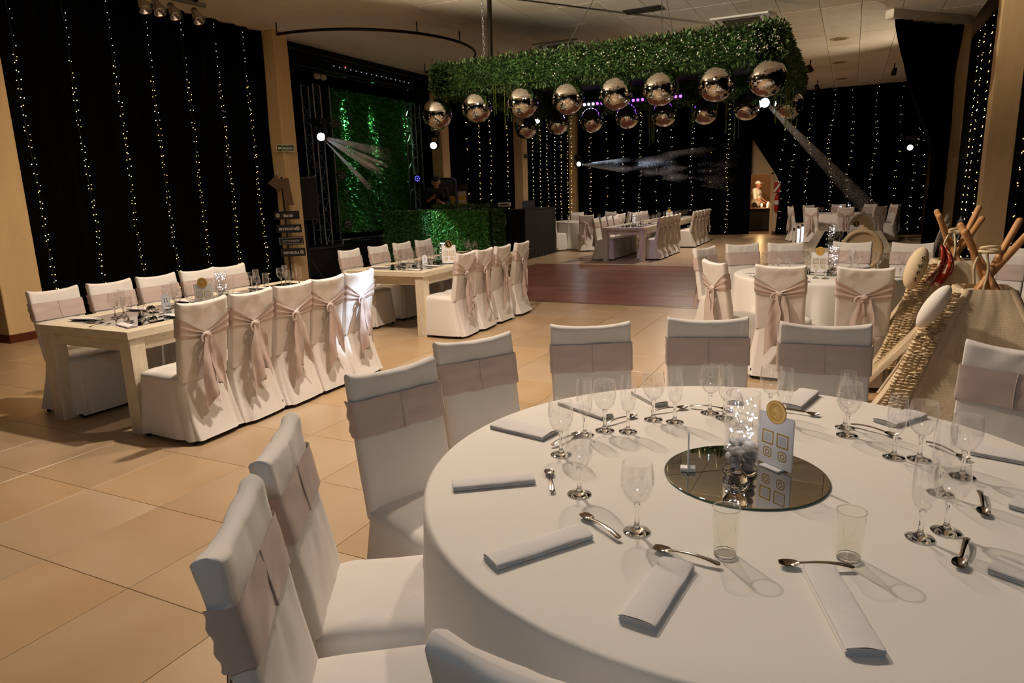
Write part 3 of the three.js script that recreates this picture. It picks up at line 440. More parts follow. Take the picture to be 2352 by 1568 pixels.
// ------------------------------------------------------------------ middle round table
{
  const g = 'covered chairs round the middle table';
  chair(-1.03, -6.13, 0.787, -0.6, 'covered chair with long sash tails at the near left of the middle round table', g, 2);
  chair(-1.38, -7.55, 0.93, 0.36, 'covered chair behind the dance floor corner at the far left of the middle round table', g, 0);
  chair(-1.06, -8.06, 0.6, 0.8, 'covered chair by the floor light patch, leftmost facing the camera at the middle table', g, 1);
  chair(-0.62, -8.27, 0.39, 0.92, 'covered chair behind the glass clusters at the back of the middle round table', g, 3);
  chair(0.05, -8.4, -0.2, 0.97, 'covered chair directly in front of the near oval-backed chair at the middle table', g, 2);
  chair(0.62, -8.3, -0.25, 0.97, 'covered chair facing the camera just left of the letter cushion on the teepee', g, 0);
  chair(-0.47, -5.9, 0.09, -0.995, 'covered chair seen from behind with a tight sash knot, left at the middle table', g, 1);
  chair(0.14, -5.86, 0.03, -1, 'covered chair seen from behind nearest the teepees at the middle round table', g, 3);
  const y = TY;
  mirrorDisc(-0.14, y, -7.2, 0.24, 'round mirror disc under the centrepiece of the middle table');
  vase(-0.11, y + 0.0055, -7.25, 'glass vase of stones and tiny lights on the middle round table');
  card(-0.23, y + 0.0055, -7.2, 0.1, 'white card with gold medallion beside the vase on the middle table', false, 1.15);
  crystalBall(-0.1, y + 0.0055, -7.04, 'faceted crystal ball on the mirror disc of the middle table');
  const at = [[-0.73, -7.3], [-0.66, -7.36], [-0.6, -7.25], [-0.54, -7.4], [-0.5, -7.3], [-0.38, -7.55], [-0.33, -7.42], [-0.3, -7.6], [-0.24, -6.78], [-0.16, -6.75], [0.05, -7.5], [0.11, -7.46], [0.27, -7.3], [0.45, -7.1]];
  at.forEach(([x, z], i) => put(i % 3 === 1 ? FLUTE : GOBLET, x, y, z, i, `clear ${i % 3 === 1 ? 'flute' : 'goblet'} on the middle round table, ${ORD[i] ?? ['thirteenth', 'fourteenth'][i - 12]} from its left`, i % 3 === 1 ? 'flute' : 'goblet', 'glasses on the middle table'));
  [[-0.9, -7.05, -0.66, -7.0], [-0.8, -6.75, -0.6, -6.9], [-0.3, -6.45, -0.34, -6.62], [0.25, -6.6, 0.42, -6.75], [0.35, -7.0, 0.56, -7.05], [-0.75, -7.55, -0.6, -7.45], [0.2, -7.75, 0.12, -7.58]].forEach(([a, b, c, d], i) => napkin(a, b, c, d, 0.07, y, `folded white napkin on the middle round table, ${ORD[i]} going round from the left`, 'napkins on the middle table', 20 + i));
  [[-0.5, -6.75, -0.4, -6.62], [0.12, -6.62, 0.26, -6.57], [0.3, -6.86, 0.46, -6.84], [0.02, -7.68, 0.16, -7.65]].forEach(([a, b, c, d], i) => spoon(a, b, c, d, y, `steel spoon on the middle round table, ${ORD[i]} from its near left`, 'spoons on the middle table'));
}

// ------------------------------------------------------------------ long white tables with dark glass let into the top
function longTable(x0, x1, z0, z1, label, panes = 3) {
  const w = x1 - x0, d = z0 - z1, t = thing('banquet_table', label, 'table', [(x0 + x1) / 2, 0, (z0 + z1) / 2]), H = 0.75, b = 0.14, hw = w / 2, hd = d / 2;
  part(t, 'frame', merge([box(b, 0.055, d, -hw + b / 2, H - 0.0275, 0, 0.004), box(b, 0.055, d, hw - b / 2, H - 0.0275, 0, 0.004), box(w - 2 * b, 0.055, b, 0, H - 0.0275, hd - b / 2, 0.004), box(w - 2 * b, 0.055, b, 0, H - 0.0275, -hd + b / 2, 0.004)]), M.wood);
  const L = (d - 2 * b) / panes; for (let k = 0; k < panes; k++) part(t, 'glass_pane', box(w - 2 * b - 0.006, 0.008, L - 0.006, 0, H - 0.006, hd - b - L * (k + 0.5), 0.001), M.darkGlass);
  part(t, 'apron', merge([box(0.025, 0.1, d - 0.3, -hw + 0.07, H - 0.105, 0), box(0.025, 0.1, d - 0.3, hw - 0.07, H - 0.105, 0), box(w - 0.26, 0.1, 0.025, 0, H - 0.105, hd - 0.07), box(w - 0.26, 0.1, 0.025, 0, H - 0.105, -hd + 0.07)]), M.wood);
  for (const sx of [-1, 1]) for (const sz of [-1, 1]) part(t, 'leg', box(0.115, H - 0.055, 0.115, sx * (hw - 0.075), (H - 0.055) / 2, sz * (hd - 0.075), 0.004), M.wood);
  return t;
}
const GN = [];   // places already numbered per table, for the glasses' labels
function seatRow(x, zs, dir, side, where, group) { zs.forEach((z, i) => chair(x, z, dir, 0, `${ORD[i]} covered chair from near on the ${side} of ${where}`, group)); }
function longTableware(xl, xr, zl, zr, where, lim = 9) {
  let n = 0, m = 0; const y = TY;
  for (const [xs, zs, s] of [[xl, zl, 1], [xr, zr, -1]]) zs.slice(0, lim).forEach((z, i) => {
    napkin(xs, z + 0.1, xs + s * 0.22, z + 0.08 + 0.04 * ((i * 7) % 3 - 1), 0.065, y, `${ORD[i]} napkin from the near end, ${s > 0 ? 'left' : 'right'} side of ${where}`, 'napkins on ' + where, 40 + m++, 2);
    put(GOBLET, xs + s * 0.27, y, z - 0.06, i, `${ORD[i]} goblet from the near end, ${s > 0 ? 'left' : 'right'} side of ${where}`, 'goblet', 'glasses on ' + where);
    put(FLUTE, xs + s * 0.24, y, z - 0.15, i, `${ORD[i]} flute from the near end, ${s > 0 ? 'left' : 'right'} side of ${where}`, 'flute', 'glasses on ' + where); n += 2;
    spoon(xs + s * 0.3, z + 0.06, xs + s * 0.31, z + 0.2, y, `${ORD[i]} spoon from the near end, ${s > 0 ? 'left' : 'right'} side of ${where}`, 'spoons on ' + where);
  });
}
{ // table by the left curtain
  longTable(-5.41, -4.36, -2.93, -5.5, 'white wooden banquet table with dark glass top nearest the left curtain');
  const L = [-3.25, -3.72, -4.17, -4.62, -5.0], Rr = [-3.155, -3.58, -4.0, -4.4, -4.82], w = 'the left curtain table';
  seatRow(-5.67, L, 1, 'curtain side', w, 'chairs on the curtain side of the left table'); seatRow(-3.87, Rr, -1, 'aisle side', w, 'chairs on the aisle side of the left table');
  longTableware(-5.3, -4.47, L, Rr, 'the left long table');
  vase(-4.93, TY, -4.25, 'glass vase full of tiny lights on the left long table'); card(-4.72, TY, -3.88, 0.55, 'cream card with gold medallion on the left long table', false, 1.15); numberSign(-4.98, TY, -3.72, 0.9, '11', 'frosted table number 11 on the left long table'); crystalBall(-4.87, TY, -3.5, 'faceted crystal ball on the left long table');
}
{ // table in front of the DJ booth
  longTable(-5.35, -4.27, -6.45, -9.05, 'white wooden banquet table with dark glass top in front of the green DJ booth');
  const L = [-6.88, -7.48, -8.03, -8.58], Rr = [-6.7, -7.14, -7.63, -8.2], w = 'the DJ booth table';
  seatRow(-5.65, L, 1, 'booth side', w, 'chairs on the booth side of the middle long table'); seatRow(-3.86, Rr, -1, 'dance floor side', w, 'chairs on the dance floor side of the middle long table');
  longTableware(-5.22, -4.4, L, Rr, 'the long table before the booth');
  vase(-4.72, TY, -7.62, 'glass vase full of tiny lights on the table before the DJ booth'); card(-4.5, TY, -7.4, 0.5, 'cream card with black medallion on the table before the DJ booth', true, 1.35); numberSign(-4.68, TY, -7.12, 0.45, '9', 'frosted table number 9 on the table before the DJ booth'); crystalBall(-4.72, TY, -6.72, 'faceted crystal ball on the table before the DJ booth');
}
{ // two tables beyond the dance floor
  longTable(-5.05, -4.05, -15.02, -17.5, 'white banquet table just beyond the dance floor');
  const L = [-15.4, -15.9, -16.4, -16.9], Rr = [-15.6, -16.03, -16.48, -16.95, -17.35], w = 'the table past the dance floor';
  seatRow(-5.33, L, 1, 'left side', w, 'chairs left of the table beyond the dance floor'); seatRow(-3.83, Rr, -1, 'right side', w, 'chairs right of the table beyond the dance floor');
  longTableware(-4.95, -4.16, L, Rr, 'the table beyond the dance floor'); vase(-4.55, TY, -15.9, 'glass vase full of tiny lights on the table beyond the dance floor');
  longTable(-5.05, -4.05, -18.3, -21.1, 'white banquet table farther back by the far curtain');
  const L2 = [-18.8, -19.35, -19.9], R2 = [-18.95, -19.45, -19.95, -20.45, -20.9];
  seatRow(-5.36, L2, 1, 'left side', 'the far curtain table', 'chairs left of the farthest long table'); seatRow(-3.74, R2, -1, 'right side', 'the far curtain table', 'chairs right of the farthest long table');
  longTableware(-4.95, -4.16, L2, R2, 'the table by the far curtain'); vase(-4.5, TY, -19.1, 'glass vase with blue glow on the table by the far curtain'); card(-4.4, TY, -18.8, 0.2, 'cream card with gold medallion on the table by the far curtain', false, 1.3);
}
{ // far left and far right round tables
  const ring = (cx, cz, r, n, a0, where, group) => { for (let k = 0; k < n; k++) { const a = a0 + (k / n) * 2 * PI; chair(cx + Math.sin(a) * r, cz + Math.cos(a) * r, -Math.sin(a), -Math.cos(a), `covered chair at ${where}, ${ORD[k]} going round anticlockwise from the nearest`, group); } };
  ring(-6.85, -18.6, 1.36, 8, 0.45, 'the far left round table', 'chairs round the far left table');
  ring(-0.2, -21.7, 1.42, 10, -0.55, 'the far right round table', 'chairs round the far right table');
  [[-7.1, -18.2], [-6.6, -18.3], [-6.9, -19.1], [-6.4, -18.8]].forEach(([x, z], i) => put(GOBLET, x, TY, z, 0, `tiny wine goblet on the far left round table, ${ORD[i]} from its left`, 'goblet', 'glasses on the far left table'));
  [[-0.7, -21.2], [-0.45, -21.0], [-0.2, -21.05], [-0.8, -21.7], [0.3, -21.2], [0.5, -21.6]].forEach(([x, z], i) => put(GOBLET, x, TY, z, 0, `tiny wine goblet on the far right round table, ${ORD[i]} from its left`, 'goblet', 'glasses on the far right table'));
  vase(-0.25, TY, -21.75, 'glass vase of white lights on the far right round table'); vase(-0.02, TY, -21.85, 'second glass vase of lights right of the first on the far right table');
  const c = thing('candle_glass', 'orange glowing candle glass on the far right round table', 'candle', [-0.15, TY, -21.3]); part(c, 'glass', lathe([[0, 0.003], [0.06, 0.003], [0.07, 0.12], [0.067, 0.12], [0.056, 0.01], [0, 0.01]], 24), P({ color: 0xffb070, roughness: 0.2, transmission: 0.8, thickness: 0, side: THREE.DoubleSide })); part(c, 'flame', new THREE.SphereGeometry(0.02, 10, 8).scale(1, 1.8, 1).translate(0, 0.055, 0), G.flame);
  const l = new THREE.PointLight(new THREE.Color(1, 0.5, 0.12), 0.25); l.position.set(0, 0.06, 0); l.castShadow = true; c.add(l);
}
{ // long table of the hosts on the right, with two oval-backed chairs, carved chairs and mirrored panels
  longTable(-0.52, 0.52, -9.95, -13.75, 'white long table with napkins on dark glass behind the middle round table', 4);
  for (let k = 0; k < 7; k++) napkin(0.12, -10.25 - k * 0.5, 0.42, -10.25 - k * 0.5, 0.14, TY, `wide white napkin on the hosts' long table, ${ORD[k]} from the near end`, 'napkins on the hosts table', 70 + k, 2);
  for (let k = 0; k < 4; k++) { put(GOBLET, -0.1 - 0.05 * k, TY, -10.6 - k * 0.8, 0, `wine goblet on the hosts' long table, ${ORD[k]} from the near end`, 'goblet', 'glasses on the hosts table'); }
  vase(-0.22, TY, -11.4, 'glass vase of tiny lights on the hosts long table'); card(0.1, TY, -11.6, 0.05, 'white card with dark medallion on the hosts long table', true, 1.3);
  const oval = (x, z, turn, label, mat) => {
    const t = thing('oval_back_chair', label, 'chair', [x, 0, z], turn, 'oval-backed chairs at the hosts table'), R = (u) => [Math.cos(u) * 0.215, 0.77 + Math.sin(u) * 0.245, -0.24 - 0.06 * Math.sin(u)];
    const pts = []; for (let i = 0; i < 40; i++) pts.push(R((i / 40) * 2 * PI));
    part(t, 'back_frame', tube(pts, 0.026, 80, 8, true), mat); part(t, 'back_pad', sheet(24, 8, (u, v) => { const a = u * 2 * PI, p = R(a), k = v; return [p[0] * k, 0.77 + (p[1] - 0.77) * k, -0.24 - 0.06 * Math.sin(a) * k + 0.03 * (1 - k * k)]; }, 1, 1, true), M.beige);
    part(t, 'crest', merge([new THREE.SphereGeometry(0.035, 14, 10).scale(1.6, 0.7, 0.6).translate(0, 1.04, -0.3), new THREE.SphereGeometry(0.02, 12, 8).translate(0, 1.065, -0.3)]), mat);
    part(t, 'seat', merge([box(0.46, 0.07, 0.44, 0, 0.45, 0, 0.03), box(0.44, 0.05, 0.42, 0, 0.4, 0, 0.01)]), M.beige);
    for (const [a, b] of [[-1, 1], [1, 1], [-1, -1], [1, -1]]) part(t, 'leg', rod([a * 0.19, 0.4, b * 0.18], [a * 0.18, 0, b * 0.19 + (b < 0 ? -0.04 : 0)], 0.022, 10, 0.014), mat);
    for (const a of [-1, 1]) part(t, 'upright', rod([a * 0.15, 0.42, -0.2], [a * 0.17, 0.63, -0.2], 0.016), mat); return t;
  };
  oval(0.16, -9.72, PI, 'cream oval-backed armless chair at the near head of the hosts table', M.beige); oval(0.22, -14.1, 0, 'white oval-backed chair at the far head of the hosts table', M.silverChair);
  const carved = (x, z, turn, label, mat, group) => {
    const t = thing('carved_chair', label, 'chair', [x, 0, z], turn, group);
    for (let k = 0; k < 5; k++) { const s = k - 2; part(t, 'feather_slat', cloth2(4, 14, (u, v) => { const w = 0.085 * Math.sin(PI * clamp(v * 0.93 + 0.07, 0, 1)) + 0.012, y = 0.46 + v * (0.62 - 0.035 * s * s), x2 = s * (0.05 + 0.03 * Math.sin(v * PI * 0.6)) + (u - 0.5) * w; return [x2, y, -0.22 - 0.1 * v - 0.06 * v * v + 0.03 * (0.5 - Math.abs(u - 0.5)) - 0.012 * Math.abs(s)]; }, 0.008), mat); }
    part(t, 'seat', box(0.45, 0.05, 0.44, 0, 0.45, 0, 0.02), mat); for (const [a, b] of [[-1, 1], [1, 1], [-1, -1], [1, -1]]) part(t, 'leg', rod([a * 0.19, 0.44, b * 0.18], [a * 0.19, 0, b * 0.2], 0.02, 8, 0.014), mat); return t;
  };
  carved(0.98, -12.5, -PI / 2 - 0.2, 'matte white feather-carved chair, left of the two right of the hosts table', M.silverChair, 'carved chairs by the hosts table'); carved(1.05, -11.6, -PI / 2, 'clear shiny feather-carved chair, right of the two right of the hosts table', M.clearChair, 'carved chairs by the hosts table');
  [[-0.6, -10.35], [-0.575, -10.85], [-0.55, -11.35]].forEach(([x, z], i) => { const t = thing('mirrored_screen', `upright mirrored screen with bright edges left of the hosts table, ${ORD[i]} from the near end`, 'screen', [x - 0.08, 0, z], 0.08, 'mirrored screens'); part(t, 'slab', box(0.03, 0.98, 0.4, 0, 0.5, 0, 0.004), S({ color: 0xa9a9b0, roughness: 0.08, metalness: 0.9 })); part(t, 'led_edge', box(0.034, 0.9, 0.012, 0, 0.52, 0.2), i ? G.whiteLed : M.white); part(t, 'base_plate', box(0.16, 0.015, 0.42, 0, 0.0075, 0, 0.004), M.white); });
}
// chairs pushed aside behind the teepees
chair(1.5, -7.75, -0.75, 0.66, 'covered chair in warm light at the right edge behind the near teepee', 'chairs behind the teepees', 2);
chair(1.2, -7.2, -0.35, 0.94, 'shaded grey covered chair right of the near teepee top', 'chairs behind the teepees', 1);

// ------------------------------------------------------------------ foliage
const leafGeo = (() => { const g = new THREE.BufferGeometry(); g.setAttribute('position', new THREE.Float32BufferAttribute([0, 0, 0, 0.34, 0.5, 0.06, 0, 1, -0.04, -0.34, 0.5, 0.06, 0, 0.52, 0.0], 3)); g.setIndex([0, 1, 4, 1, 2, 4, 2, 3, 4, 3, 0, 4]); g.computeVertexNormals(); return g; })();
const petalGeo = new THREE.OctahedronGeometry(0.5, 0);
function foliage(parent, name, n, seed, sample, size, color, geo = leafGeo, mat = null) {   // sample(r) -> {p, n}
  const m = new THREE.InstancedMesh(geo, mat ?? P({ color: 0xffffff, roughness: 0.55, side: THREE.DoubleSide }), n), r = rng(seed), q = new THREE.Quaternion(), q2 = new THREE.Quaternion(), M4 = new THREE.Matrix4(), c = new THREE.Color();
  for (let i = 0; i < n; i++) {
    const s = sample(r), k = size * (0.6 + r() * 0.8), d = s.n.clone().add(V3((r() - 0.5) * 1.5, (r() - 0.5) * 1.5 - 0.15, (r() - 0.5) * 1.5)).normalize();
    q.setFromUnitVectors(V3(0, 1, 0), d); q2.setFromAxisAngle(V3(0, 1, 0), r() * 6.28); M4.compose(s.p, q.multiply(q2), V3(k * 0.62, k, k)); m.setMatrixAt(i, M4);
    const [h, sat, l] = color(r, s.p); m.setColorAt(i, c.setHSL(h, sat, l));
  }
  m.name = name; m.userData.kind = 'stuff'; parent.add(m); return m;
}
const boxSkin = (x0, x1, y0, y1, z0, z1, puff = 0.03) => { const A = [(y1 - y0) * (z1 - z0), (x1 - x0) * (z1 - z0), (x1 - x0) * (y1 - y0)], T = (A[0] + A[1] + A[2]) * 2; return (r) => { let k = r() * T, i = 0; for (; i < 5; i++) { if (k < A[i >> 1]) break; k -= A[i >> 1]; } const n = V3(0, 0, 0), p = V3(lerp(x0, x1, r()), lerp(y0, y1, r()), lerp(z0, z1, r())), ax = 'xyz'[i >> 1], e = { x: [x0, x1], y: [y0, y1], z: [z0, z1] }[ax]; p[ax] = e[i & 1]; n[ax] = i & 1 ? 1 : -1; return { p: p.addScaledVector(n, (r() - 0.4) * puff), n }; }; };
const green = (r) => [0.25 + r() * 0.06, 0.5 + r() * 0.2, 0.035 + r() * 0.075];
{ // the garden frame hung over the dance floor
  const t = thing('hanging_garden_frame', 'rectangular leafy frame hanging from the ceiling above the dance floor', 'hanging frame', [0, 0, 0]);
  const X0 = -5.75, X1 = -0.85, Z0 = -9.2, Z1 = -13.2, W = 0.32, Y0 = 3.08, Y1 = 3.45;
  const sides = [[X0, X1, Z0 - W, Z0], [X0, X1, Z1, Z1 + W], [X0, X0 + W, Z1, Z0], [X1 - W, X1, Z1, Z0]];
  for (const [a, b, c, d] of sides) part(t, 'beam', box(b - a - 0.04, Y1 - Y0 - 0.04, d - c - 0.04, (a + b) / 2, (Y0 + Y1) / 2, (c + d) / 2), M.leafCore);
  sides.forEach(([a, b, c, d], i) => foliage(t, 'leaf_cover', i === 0 ? 16000 : i === 3 ? 9000 : 7000, 201 + i, boxSkin(a, b, Y0, Y1, c, d, 0.06), 0.052, green));
  foliage(t, 'flower', 230, 211, (r) => ({ p: V3(lerp(-4.4, X1, Math.sqrt(r())), lerp(Y0 + 0.05, Y1 - 0.05, r()), Z0 + 0.05 + r() * 0.03), n: V3(0, 0, 1) }), 0.022, () => [0.14, 0.1, 0.72], petalGeo);
  foliage(t, 'loose_sprig', 260, 212, (r) => ({ p: V3(lerp(X0, X1, r()), Y1 + r() * 0.06, Z0 - r() * 0.1), n: V3((r() - 0.5) * 0.5, 1, 0) }), 0.06, green);
  part(t, 'black_lining', box(X1 - X0 - 2 * W + 0.02, 0.02, Z0 - Z1 - 2 * W + 0.02, (X0 + X1) / 2, Y1 - 0.02, (Z0 + Z1) / 2), M.black);
  const q = rng(77);
  for (let i = 0; i < 13; i++) { const x = X0 + 0.7 + i * 0.29, z0 = Z0 - W - 0.2 - q() * 1.2, L = 0.6 + q() * 0.9, tu = part(t, 'led_tube', rod([x, 3.36, z0], [x, 3.36, Math.max(z0 - L, Z1 + W + 0.1)], 0.008, 6), S({ color: 0x9a98a0, roughness: 0.3 })); part(tu, 'lit_led', merge([0.1, 0.35, 0.6].map((f) => new THREE.SphereGeometry(0.011, 8, 6).translate(x, 3.355, z0 - L * f * (0.8 + q() * 0.4)))), G.whiteLed, 'stuff'); }
  // hanging vines: [x, z, length, strands]
  const vines = [[-5.55, -9.3, 0.42, 2], [-4.75, -9.25, 0.45, 2], [-4.5, -9.2, 0.62, 3], [-4.35, -9.3, 0.4, 2], [-3.0, -13.0, 0.35, 2], [-3.4, -12.95, 0.72, 6], [-2.65, -12.95, 0.45, 4], [-2.05, -13, 0.62, 2], [-1.9, -13, 0.7, 3], [-5.0, -13, 0.6, 4], [-5.75, -13, 0.7, 3], [-4.4, -13, 0.35, 3], [-0.95, -9.4, 0.55, 3], [-0.9, -9.9, 0.7, 4], [-0.9, -10.8, 0.75, 4], [-0.92, -11.8, 0.7, 4], [-0.95, -12.8, 0.6, 4], [-2.4, -9.35, 0.35, 2], [-2.15, -9.3, 0.4, 2], [-1.7, -9.4, 0.3, 2]];
  for (const [x, z, L, n] of vines) {
    const list = [];
    for (let k = 0; k < n; k++) { const vx = x + (q() - 0.5) * 0.16, vz = z + (q() - 0.5) * 0.12, l = L * (0.65 + q() * 0.45); list.push(rod([vx, Y0 + 0.03, vz], [vx, Y0 - l, vz], 0.003, 4)); for (let y = 0.02; y < l; y += 0.022) { const a = q() * 6.28, g = leafGeo.clone().scale(0.022, 0.032, 0.03).rotateX(1.9 + q() * 0.7).rotateY(a).translate(vx, Y0 - y, vz); list.push(g); } }
    part(t, 'vine', merge(list.map((g) => { g.deleteAttribute('uv'); return g; })), M.vine);
  }
  const L = thing('led_bar', 'purple led bar along the back rail of the hanging garden frame', 'light bar', [0, 0, 0]);
  part(L, 'housing', box(2.35, 0.09, 0.09, -3.95, 3.17, -12.72), M.plastic);
  for (let i = 0; i < 28; i++) part(L, 'diode', new THREE.SphereGeometry(0.026, 10, 8).translate(-5.1 + i * 0.085, 3.16, -12.665), i > 2 && i < 9 ? G.lilac : G.purple);
  const pl = new THREE.SpotLight(new THREE.Color(0.6, 0.45, 1), 5, 0, 0.75, 0.8); pl.position.set(-4.2, 3.05, -12.6); pl.target.position.set(-4.5, 0.4, -14.4); pl.castShadow = true; L.add(pl); L.add(pl.target);
  // what it hangs from
  const h = thing('suspension_mast', 'steel pole with a chain holding the leafy frame to the ceiling', 'hanger', [-4.87, 0, -9.45]);
  part(h, 'pole', rod([0, 3.44, 0], [-0.05, CEIL, -0.12], 0.035, 14), M.darkMetal);
  const chain = []; for (let k = 0; k < 17; k++) chain.push(new THREE.TorusGeometry(0.02, 0.005, 6, 12).scale(0.75, 1.45, 1).rotateY(k % 2 ? PI / 2 : 0).translate(-0.09, 3.5 + k * 0.052, 0.03)); part(h, 'chain', merge(chain), M.alu);
  for (const [x0, z0, x1, z1, lab] of [[-3.75, -9.4, -3.25, -9.8, 'slanted steel cable near the middle of the leafy frame'], [-2.35, -9.45, -2.5, -10.0, 'left of two short cables meeting at one ceiling hook'], [-2.18, -9.45, -2.5, -10.0, 'right of two short cables meeting at one ceiling hook'], [-1.5, -12.9, -1.4, -12.9, 'far cable at the right rear of the leafy frame']]) solo('hanger_cable', rod([x0, 3.42, z0], [x1, CEIL, z1], 0.007, 6), M.alu, lab, 'cable', 'cables of the leafy frame');
}
{ // mirror balls
  const tiles = (() => { const pos = [], nor = [], idx = [], r = rng(9), R = 0.225, rows = 37; for (let j = 0; j < rows; j++) { const t0 = (j / rows) * PI + 0.003, t1 = ((j + 1) / rows) * PI - 0.003, n = Math.max(4, Math.round((2 * PI * Math.sin((t0 + t1) / 2) * R) / 0.0192)); for (let i = 0; i < n; i++) { const a0 = (i / n) * 2 * PI, a1 = ((i + 1) / n) * 2 * PI - 0.0012 / (R * Math.max(0.1, Math.sin((t0 + t1) / 2))); const P4 = [[t0, a0], [t1, a0], [t1, a1], [t0, a1]].map(([t, a]) => V3(R * Math.sin(t) * Math.cos(a), R * Math.cos(t), R * Math.sin(t) * Math.sin(a))), c = P4[0].clone().add(P4[1]).add(P4[2]).add(P4[3]).multiplyScalar(0.25), nn = c.clone().normalize(), tilt = V3((r() - 0.5) * 0.05, (r() - 0.5) * 0.05, (r() - 0.5) * 0.05).cross(nn), b = pos.length / 3, fn = nn.clone().add(tilt.clone()).normalize(); for (const p of P4) { const d = p.clone().sub(c); d.addScaledVector(fn, -d.dot(fn)); d.add(c); pos.push(d.x, d.y, d.z); nor.push(fn.x, fn.y, fn.z); } idx.push(b, b + 2, b + 1, b, b + 3, b + 2); } } const g = new THREE.BufferGeometry(); g.setAttribute('position', new THREE.Float32BufferAttribute(pos, 3)); g.setAttribute('normal', new THREE.Float32BufferAttribute(nor, 3)); g.setIndex(idx); return g; })();
  const ball = new THREE.Group(); ball.name = 'mirror_ball';
  part(ball, 'core', new THREE.SphereGeometry(0.2215, 40, 24), M.ballCore); part(ball, 'mirror_tiles', tiles, M.ballTile, 'stuff'); part(ball, 'cap', lathe([[0, 0.222], [0.028, 0.221], [0.026, 0.238], [0.008, 0.242], [0, 0.242]], 20), M.alu);
  part(ball, 'ring', new THREE.TorusGeometry(0.016, 0.004, 6, 16).translate(0, 0.256, 0), M.alu);
  [-1.0, -1.6, -2.31, -2.9, -3.58, -4.27, -5.01, -5.69].forEach((x, i) => put(ball, x - 0.008, [2.866, 2.856, 2.862, 2.856, 2.846, 2.846, 2.836, 2.786][i], -9.24, i * 0.7, `mirror ball in the front row under the leafy frame, ${ORD[i]} from the right`, 'mirror ball', 'mirror balls in the front row'));
  [-1.02, -1.69, -2.38, -3.1, -3.77, -4.46, -5.15, -5.82].forEach((x, i) => put(ball, x, [2.88, 2.9, 2.88, 2.89, 2.9, 2.88, 2.88, 2.84][i], -12.7, i * 0.9 + 0.3, `mirror ball in the back row under the leafy frame, ${ORD[i]} from the right`, 'mirror ball', 'mirror balls in the back row'));
}

// ------------------------------------------------------------------ stage corner
function trussGeo(len, s, n) { const list = [], c = [[-s, -s], [s, -s], [s, s], [-s, s]]; for (const [x, z] of c) list.push(rod([x, 0, z], [x, len, z], 0.018, 8)); for (let k = 0; k < n; k++) for (let e = 0; e < 4; e++) { const a = c[e], b = c[(e + 1) % 4], y0 = (k / n) * len, y1 = ((k + 1) / n) * len; list.push(k % 2 ? rod([a[0], y0, a[1]], [b[0], y1, b[1]], 0.007, 5) : rod([b[0], y0, b[1]], [a[0], y1, a[1]], 0.007, 5), rod([a[0], y1, a[1]], [b[0], y1, b[1]], 0.007, 5)); } return list; }
function tower(x, z, y0, len, turn, label) { const t = thing('truss_tower', label, 'truss', [x, y0, z], turn), g = trussGeo(len, 0.13, 10); part(t, 'chord', merge(g.slice(0, 4)), M.alu); part(t, 'bracing', merge(g.slice(4)), M.alu); part(t, 'base_plate', box(0.42, 0.02, 0.42, 0, 0.01, 0, 0.004), M.darkMetal); return t; }
